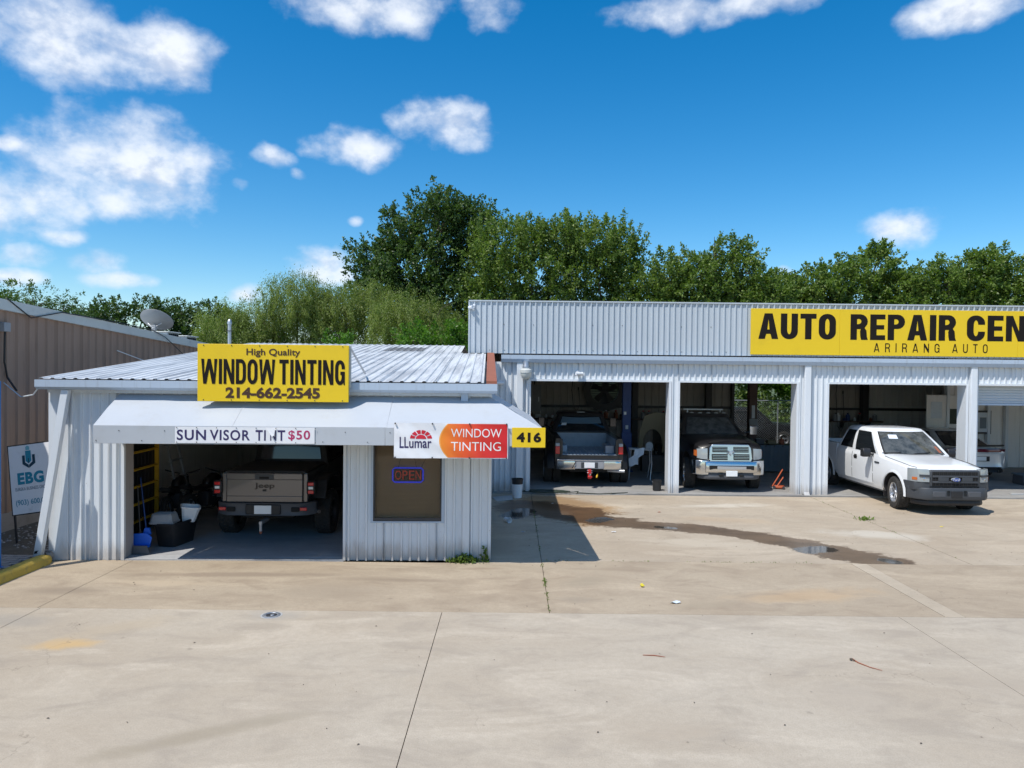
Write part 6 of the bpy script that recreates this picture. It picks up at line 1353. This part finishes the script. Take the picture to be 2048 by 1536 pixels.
# yard
T = bucket('white bucket with a dark bucket nested on top beside the downspout', (.17, 18.75, 0), .14, .36, 'white_plastic', handle=False)
MB().lathe([(.13, .36), (.142, .36), (.15, .50), (.157, .50), (.157, .48), (.14, .48)], 24).build('upper_bucket', M['black_plastic'], T, smooth=40); MB().lathe([(0, .40), (.135, .40)], 24).build('upper_bucket_floor', M['black_void'], T)
bucket('black bucket standing against the pier between the first and second bays', (4.10, 19.9, .03), .13, .30, 'black_plastic', handle=True)
T = thing('cardboard_sheet', 'flattened grey cardboard sheets on the ground beside the white bucket', 'cardboard', (-.22, 18.45, .0), .2)
for i, (x, y, r_) in enumerate(((-.08, 0, .1), (.14, .02, -.15))): MB().box(-.13, .13, -.24, .24, 0, .012).build('sheet', M['wood_grey'], T, loc=(x, y, .008+i*.014), rot=(rad(3), rad(-4), r_))
T = thing('paper_cup', 'crumpled white foam cup lying in the shade beside the white garage', 'cup', (-.07, 15.62, .055), .5); T.rotation_euler = (rad(90), rad(15), rad(35))
MB().lathe([(0, -.09), (.045, -.09), (.062, .09), (.066, .09), (.058, .08), (.04, -.07)], 16).build('cup', M['white_plastic'], T, smooth=50)
def litter(name, label, cat, mt, loc, s, rot=0, h=.02):
    m = MB(); n = 7; rn = random.Random(hash(label) % 9999 if False else len(label)*7+int(loc[0]*10))
    pts = [(s*rn.uniform(.6, 1.1)*math.cos(2*PI*i/n), s*.55*rn.uniform(.6, 1.1)*math.sin(2*PI*i/n), rn.uniform(0, h)) for i in range(n)]
    m.add(pts+[(0, 0, h*1.2), (0, 0, 0)], [(i, (i+1) % n, n) for i in range(n)]+[((i+1) % n, i, n+1) for i in range(n)])
    o = m.build(name, M[mt], None, loc=loc, rot=(0, 0, rot)); return tag(o, label, cat)
mat('yellow_litter', (.75, .62, .05), .5)
litter('wrapper', 'small bright yellow wrapper on the concrete in front of the wet stain', 'wrapper', 'yellow_litter', (2.05, 10.95, .004), .055, .3, .05)
litter('paper_scrap', 'crumpled white paper scrap near the joint of the nearest slab', 'paper', 'paper', (2.40, 10.2, .004), .10, .3, .03)
litter('paper_scrap', 'thin white scrap lying just below the wet stain', 'paper', 'plate_white', (2.15, 14.75, .004), .06, 0, .01)
litter('can_scrap', 'flattened silver can on the shaded concrete near the foam cup', 'can', 'galv', (.26, 14.65, .004), .06, .2, .015)
litter('red_scrap', 'small dark red scrap on the pale concrete near the second bay', 'scrap', 'rust', (3.55, 16.9, .004), .05, 0, .015)
litter('paper_scrap', 'tiny pale scrap in the joint left of the wrapper', 'paper', 'plate_white', (1.05, 17.9, .004), .04, 0, .01)
litter('yellow_scrap', 'tiny yellow scrap in front of the white pickup', 'scrap', 'yellow_litter', (9.5, 15.6, .004), .05, 0, .01)
T = thing('twig', 'curved brown twig on the near slab at the right', 'twig', (4.02, 8.1, .0)); MB().tube([(-.02, .12, .008), (.0, .02, .008), (.07, -.10, .008), (.16, -.20, .012)], [.012, .007, .005, .003], 5).build('stem', M['rust'], T); MB().tube([(-.02, .12, .01), (-.06, .09, .02), (-.02, .06, .02)], [.01, .012, .004], 5).build('seed_pod', M['bark'], T)
T = thing('twig', 'short straight brown twig on the near slab left of the curved twig', 'twig', (1.7, 8.25, .0)); MB().tube([(-.13, .03, .006), (0, .02, .008), (.12, -.02, .006)], [.004, .006, .003], 5).build('stem', M['rust'], T)
db = []
dm_ = MB(); rn = random.Random(5)
for i in range(420):
    x, y = (rn.uniform(-7, 9.5), rn.uniform(6, 19)) if i % 3 else (rn.uniform(-.2, 10), rn.uniform(12, 19)); s = rn.choice([.005, .007, .009, .014]); a = rn.uniform(0, 3)
    if x < .3 and y > 12: continue
    dm_.add([(x+s*math.cos(a), y+s*math.sin(a), .006), (x-s*.6*math.sin(a), y+s*.6*math.cos(a), .012), (x-s*1.3*math.cos(a), y-s*1.3*math.sin(a), .006), (x+s*.4*math.sin(a), y-s*.4*math.cos(a), .005)], [(0, 1, 2, 3)])
o = dm_.build('leaf_litter', M['bark'], recalc=False); o['kind'] = 'stuff'; tag(o, 'tiny dry leaf crumbs and grit scattered over the concrete', 'litter')
T = thing('manhole_cover', 'small round metal cleanout cover set in the slab in front of the tint garage', 'cover', (-3.21, 9.52, 0)); T.scale = (.8, .8, .8)
MB().lathe([(0, .004), (.10, .004), (.105, .012), (.135, .012), (.15, .004)], 24).build('ring', M['galv'], T, smooth=30); MB().lathe([(0, .008), (.09, .007)], 20).build('lid', M['dark_steel'], T); MB().lathe([(.15, .0015), (.18, .002)], 24).build('mortar_collar', M['wood_grey'], T); MB().lathe([(0, .02), (.03, .018), (.035, .008)], 10, 'z', (.02, -.02, 0)).build('knob', M['galv'], T)
worn('hose_dark', (.02, .035, .022), .5, 0, .2, 3)
T = thing('garden_hose', 'dark green hose coiled on the ground at the left of the first bay', 'hose', (1.0, 19.55, .03))
pts = []
for i in range(90): a = i*.35; r_ = .22+.10*math.sin(i*.23)+.003*i; pts.append((r_*1.5*math.cos(a), r_*.55*math.sin(a)-.1, .02+.025*(i % 18)/18))
pts += [(.8, -.25, .02), (1.4, -.3, .0), (2.2, -.15, .02)]
MB().tube(pts, .011, 5).build('hose', M['hose_dark'], T, smooth=60)
T = thing('hose_line', 'thin pale hose snaking across the sill of the first bay', 'hose', (1.7, 19.45, .0)); MB().tube([(-.6, -.1, .01), (0, -.22, .01), (.7, -.25, .01), (1.4, -.15, .01), (1.9, .05, .04)], .008, 5).build('hose', M['wood_grey'], T)
# bay one
T = thing('lift_post', 'tall blue vehicle lift post behind the black pickup', 'lift', (3.86, 23.9, .03))
MB().box(-.14, .14, -.12, .12, 0, 3.9).build('post', M['blue_steel'], T, bevel=.01); MB().box(-.22, .22, -.2, .2, 0, .03).build('base_plate', M['blue_steel'], T); MB().box(-.17, .17, -.15, -.12, .6, 1.3).build('carriage', M['blue_steel'], T, bevel=.01); MB().box(-.045, .045, -.158, -.152, 1.42, 1.55).build('sticker', M['paper'], T); MB().box(-.10, -.02, -.126, -.121, 1.9, 2.0).build('sticker', M['plate_white'], T)
T = thing('steel_post', 'rust brown steel post with a pale label in the second bay', 'post', (9.35, 27.6, .03)); MB().box(-.15, .15, -.14, -.12, 0, 4.1).build('flange', M['brown_steel'], T); MB().box(-.15, .15, .12, .14, 0, 4.1).build('flange', M['brown_steel'], T); MB().box(-.02, .02, -.12, .12, 0, 4.1).build('web', M['brown_steel'], T); MB().box(-.06, .06, -.146, -.141, 1.6, 2.1).build('label', M['paper'], T); MB().box(-.17, .17, -.2, -.14, 1.2, 1.58).build('switch_box', M['grey_plastic'], T, bevel=.01)
def shelf(label, x0, x1, y, z, n, seed):
    T = thing('wall_shelf', label, 'shelf', ((x0+x1)/2, y, z)); w_ = (x1-x0)/2
    MB().box(-w_, w_, -.25, .2, -.05, 0).build('board', M['brown_steel'], T)
    k_ = -w_+.2
    while k_ < w_: MB().prism([(.2, -.05), (-.2, -.05), (.2, -.35)], k_-.02, k_+.02, 'x').build('bracket', M['dark_steel'], T); k_ += 1.1
    rn = random.Random(seed)
    cn = {'black_plastic': 'black', 'grey_plastic': 'grey', 'blue_steel': 'blue', 'rust': 'rust red', 'white_plastic': 'white', 'dark_steel': 'dark metal'}; ORD = ('far left', 'left', 'centre left', 'middle', 'centre right', 'right', 'far right')
    kinds = (('bottle', 'oil bottle'), ('can', 'small can'), ('jug', 'dark fluid jug'), ('box', 'worn parts box'))
    for i in range(n):
        q = rn.randrange(4); px_ = -w_+.15+(2*w_-.3)*(i+rn.uniform(.2, .8))/n; X_ = (x0+x1)/2+px_; mt_ = rn.choice(['black_plastic', 'grey_plastic', 'blue_steel', 'rust', 'white_plastic', 'dark_steel'])
        o = thing(kinds[q][0], kinds[q][1]+' standing on the '+label.split(' on ')[0].replace('long dark ', ''), kinds[q][0], (X_, y+rn.uniform(-.12, .02), z), rn.uniform(-.3, .3), 'small clutter on the workshop shelves')
        o['label'] = '%s %s, %s end of the %s bay shelf, %s of four' % (cn[mt_], kinds[q][0], ORD[min(6, i*7//n)], label.split()[-2], ('first', 'second', 'third', 'last')[i % 4])
        if q == 3: MB().box(-.12, .12, -.1, .1, 0, rn.uniform(.1, .28)).build('body', M[mt_], o); MB().box(-.122, .122, -.102, .102, .05, .07).build('tape', M['paper'], o)
        else:
            h_ = (.26, .14, .32)[q]; r_ = (.05, .06, .09)[q]; MB().lathe([(0, 0), (r_, 0), (r_, h_*.7), (r_*.4, h_*.85), (r_*.4, h_), (0, h_)], 10).build('body', M[mt_], o, smooth=40); MB().lathe([(r_*.5, h_*.93), (r_*.5, h_*1.04), (0, h_*1.04)], 8).build('cap', M[rn.choice(['white_plastic', 'red_lens', 'dark_steel'])], o)
    return T
shelf('long dark shelf on the back wall of the first bay', .2, 8.2, 30.0, 1.42, 26, 3)
shelf('long dark shelf on the back wall of the third bay', 12.7, 15.6, 30.0, 1.42, 12, 4)
T = putbox('electrical_panel', 'grey electrical panel box on the back wall at the left of the first bay', 'electrical panel', 'grey_plastic', (.95, 29.8, 1.7), (.55, .2, 1.1)); MB().tube([(0, 0, 1.1), (0, 0, 2.2)], .03, 6).build('conduit', M['dark_steel'], T); MB().box(.15, .2, -.112, -.1, .4, .6).build('switch', M['plate_white'], T)
for x, y, z0, lb in ((2.55, 29.9, 1.9, 'black air hose hanging on the back wall of the first bay'), (12.95, 28.3, 1.3, 'black air hose hanging from the ceiling of the third bay')):
    T = thing('air_hose', lb, 'hose', (x, y, 0)); MB().tube([(0, 0, 4.0), (.03, 0, 3.2), (-.03, 0, 2.6), (.05, 0, z0), (.18, -.05, z0-.2), (.32, 0, z0+.1), (.25, 0, 2.7)], .014, 5).build('hose', M['black_plastic'], T, smooth=60); MB().lathe([(0, 0), (.03, 0), (.03, .12), (0, .12)], 8, 'z', (.25, 0, 2.6)).build('coupling', M['dark_steel'], T)
T = thing('trestle_table', 'pale metal trestle with bent legs beside the black pickup', 'trestle', (4.02, 21.9, .03)); MB().tube([(-.35, 0, .95), (.32, 0, .92)], .022, 8).build('rail', M['galv'], T, smooth=50); MB().tube([(-.35, .3, .95), (.32, .3, .92)], .022, 8).build('rail', M['galv'], T, smooth=50)
for x, d in ((.30, .1), (-.32, -.08)):
    for y in (0, .3): MB().tube([(x, y, .93), (x+d*.3, y, .5), (x+d*.2-.06, y+(-.08 if y == 0 else .08), 0)], .018, 6).build('leg', M['galv'], T, smooth=50)
o = MB(); o.ribbon(lambda u, v: (u+.05*math.sin(v*4)-.15*(v < -.2), -.04-.03*math.sin(u*20+v*6)-.05*abs(v), .98+v*.95+.03*math.sin(u*17)), [-.15+.05*i for i in range(7)], [0, -.1, -.2, -.32, -.45, -.55]); o = o.build('paper_sheet', M['paper'], None, loc=(3.95, 21.85, .03), recalc=False, smooth=60); tag(o, 'crumpled pale blue paper sheet draped over the metal trestle', 'paper')
T = thing('car_fender', 'tan car fender with a wheel arch at the right of the first bay', 'car part', (4.62, 23.6, .03)); T.scale = (.8, 1, .92)
worn('tan_paint', (.17, .14, .075), .4, 0, .06, 3)
ar = [(.42*math.cos(a)+.1, .62+.42*math.sin(a)) for a in [rad(200-22*i) for i in range(11)]]
MB().prism([(-.50, .45), (-.45, 1.0), (-.25, 1.36), (.2, 1.46), (.75, 1.42), (.78, .5)]+[p for p in reversed(ar)], 0, .05).build('panel', M['tan_paint'], T, bevel=.01)
MB().lathe([(0, 0), (.14, 0), (.16, .02), (0, .03)], 18, 'y', (-.05, -.08, .95)).build('cover_disc', M['white_plastic'], T); bpy.data.objects[T.children[-1].name].scale = (1, 1, 1.5); MB().box(-.3, .7, .1, .5, 0, .6).build('stand', M['dark_steel'], T)
# bay two and three
T = thing('work_bench', 'cluttered workbench with a blue grey cloth at the right of the second bay', 'bench', (8.9, 24.2, .03)); MB().box(-.9, .9, -.4, .4, .86, .92).build('bench_top', M['dark_steel'], T)
for x in (-.85, .85):
    for y in (-.35, .35): MB().box(x-.03, x+.03, y-.03, y+.03, 0, .86).build('leg', M['dark_steel'], T)
worn('cloth_blue', (.12, .16, .19), .9, 0, .2, 3)
m = MB(); m.ribbon(lambda u, v: (u, -.42-.03*math.sin(u*23)-.06*(1-v), .92*v), [-.55+.06*i for i in range(21)], [.05, .3, .6, .9, 1.0]); o = m.build('bench_cloth', M['cloth_blue'], None, loc=(8.9, 24.2, .04), recalc=False, smooth=60); tag(o, 'blue grey cloth hanging down the front of the cluttered workbench', 'cloth')
rn = random.Random(9)
for i, (nm, lb, mt_) in enumerate((('engine_part', 'dark metal engine part on the left end of the workbench', 'dark_steel'), ('jug', 'pale jug on the right end of the workbench', 'white_plastic'), ('carton', 'small tan carton on the middle of the workbench', 'tan_paint'), ('oil_can', 'rusty oil can on the workbench beside the tan carton', 'rust'), ('tool_box', 'grey tool box on the workbench beside the engine part', 'grey_plastic_dark'))):
    T = thing(nm, lb, nm.replace('_', ' '), (8.1+(0, 1.45, .75, 1.1, .35)[i], 24.15, .955)); hh = (.2, .3, .14, .22, .18)[i]
    if i in (1, 3): MB().lathe([(0, 0), (.08, 0), (.085, hh*.7), (.03, hh*.85), (.03, hh), (0, hh)], 12).build('body', M[mt_], T, smooth=40); MB().tube([(.08, 0, hh*.3), (.13, 0, hh*.5), (.05, 0, hh*.8)], .012, 6).build('handle', M[mt_], T)
    else: MB().box(-.14, .14, -.1, .1, 0, hh).build('body', M[mt_], T, bevel=.02); MB().tube([(-.06, 0, hh), (-.05, 0, hh+.06), (.05, 0, hh+.06), (.06, 0, hh)], .01, 5).build('handle', M['dark_steel'], T)
worn('jack_orange', (.45, .09, .03), .5, 0, .15, 5, (.2, .15, .1), .5)
T = thing('floor_jack', 'orange red floor jack leaning against the right jamb of the second bay', 'jack', (7.66, 20.45, .03), rad(-15)); T.scale = (.62, .8, .85)
MB().tube([(-.18, -.05, .08), (.28, .05, .66)], .03, 8).build('handle', M['jack_orange'], T, smooth=50); MB().tube([(-.02, -.12, .05), (.3, .0, .40)], .028, 8).build('side_arm', M['jack_orange'], T, smooth=50); MB().box(-.12, .35, -.14, .1, .03, .12).build('chassis', M['jack_orange'], T, bevel=.02)
for x in (-.1, .3): MB().lathe([(0, -.17), (.06, -.17), (.06, -.12), (0, -.12)], 14, 'y', (x, 0, .06)).build('wheel', M['dark_steel'], T, smooth=40)
MB().lathe([(0, 0), (.05, 0), (.06, .03), (0, .04)], 12, 'z', (-.24, -.05, .03)).build('saddle', M['wood_grey'], T)
T = putbox('tool_cabinet', 'dark tool cabinet with drawers at the back of the third bay', 'cabinet', 'black_plastic', (14.3, 28.6, .03), (1.2, .5, 1.25))
for i in range(5): MB().box(-.56, .56, -.27, -.25, .1+i*.22, .28+i*.22).build('drawer', M['dark_steel'], T, bevel=.006)
T = putbox('white_board', 'large pale notice board on the back wall of the third bay', 'notice board', 'inner_light', (16.0, 25.85, 1.3), (1.8, .05, 1.35)); MB().box(-.1, .45, -.04, -.026, .3, .85).build('poster', M['hose_dark'], T); MB().box(-.75, -.35, -.04, -.026, .5, 1.1).build('poster', M['paper'], T)
T = thing('framed_notice', 'dark framed notice on the pale wall of the fourth bay', 'notice', (17.15, 25.86, 1.25)); MB().box(-.3, .3, -.05, 0, 0, .85).build('frame', M['dark_steel'], T); MB().box(-.22, .22, -.058, -.05, .07, .78).build('paper', M['paper'], T); MB().box(-.12, .12, -.062, -.058, .2, .6).build('print', M['grey_print'], T)
T = thing('scrap_lumber', 'pale plank and pipe lying across the sill of the fourth bay', 'lumber', (14.9, 19.9, .03)); MB().box(-.9, .7, -.06, .06, 0, .035).build('plank', M['wood_grey'], T, rot=(0, 0, rad(2))); MB().tube([(-.1, -.1, .03), (1.4, -.55, .02)], .02, 6).build('pipe', M['dark_steel'], T)
T = thing('green_case', 'dark green crate on the floor at the right of the fourth bay', 'crate', (16.0, 21.8, .03)); MB().box(-.4, .4, -.25, .25, 0, .28).build('body', M['grey_plastic_dark'], T, bevel=.02); MB().box(-.42, .42, -.27, .27, .28, .33).build('lid', M['cloth_blue'], T, bevel=.01)
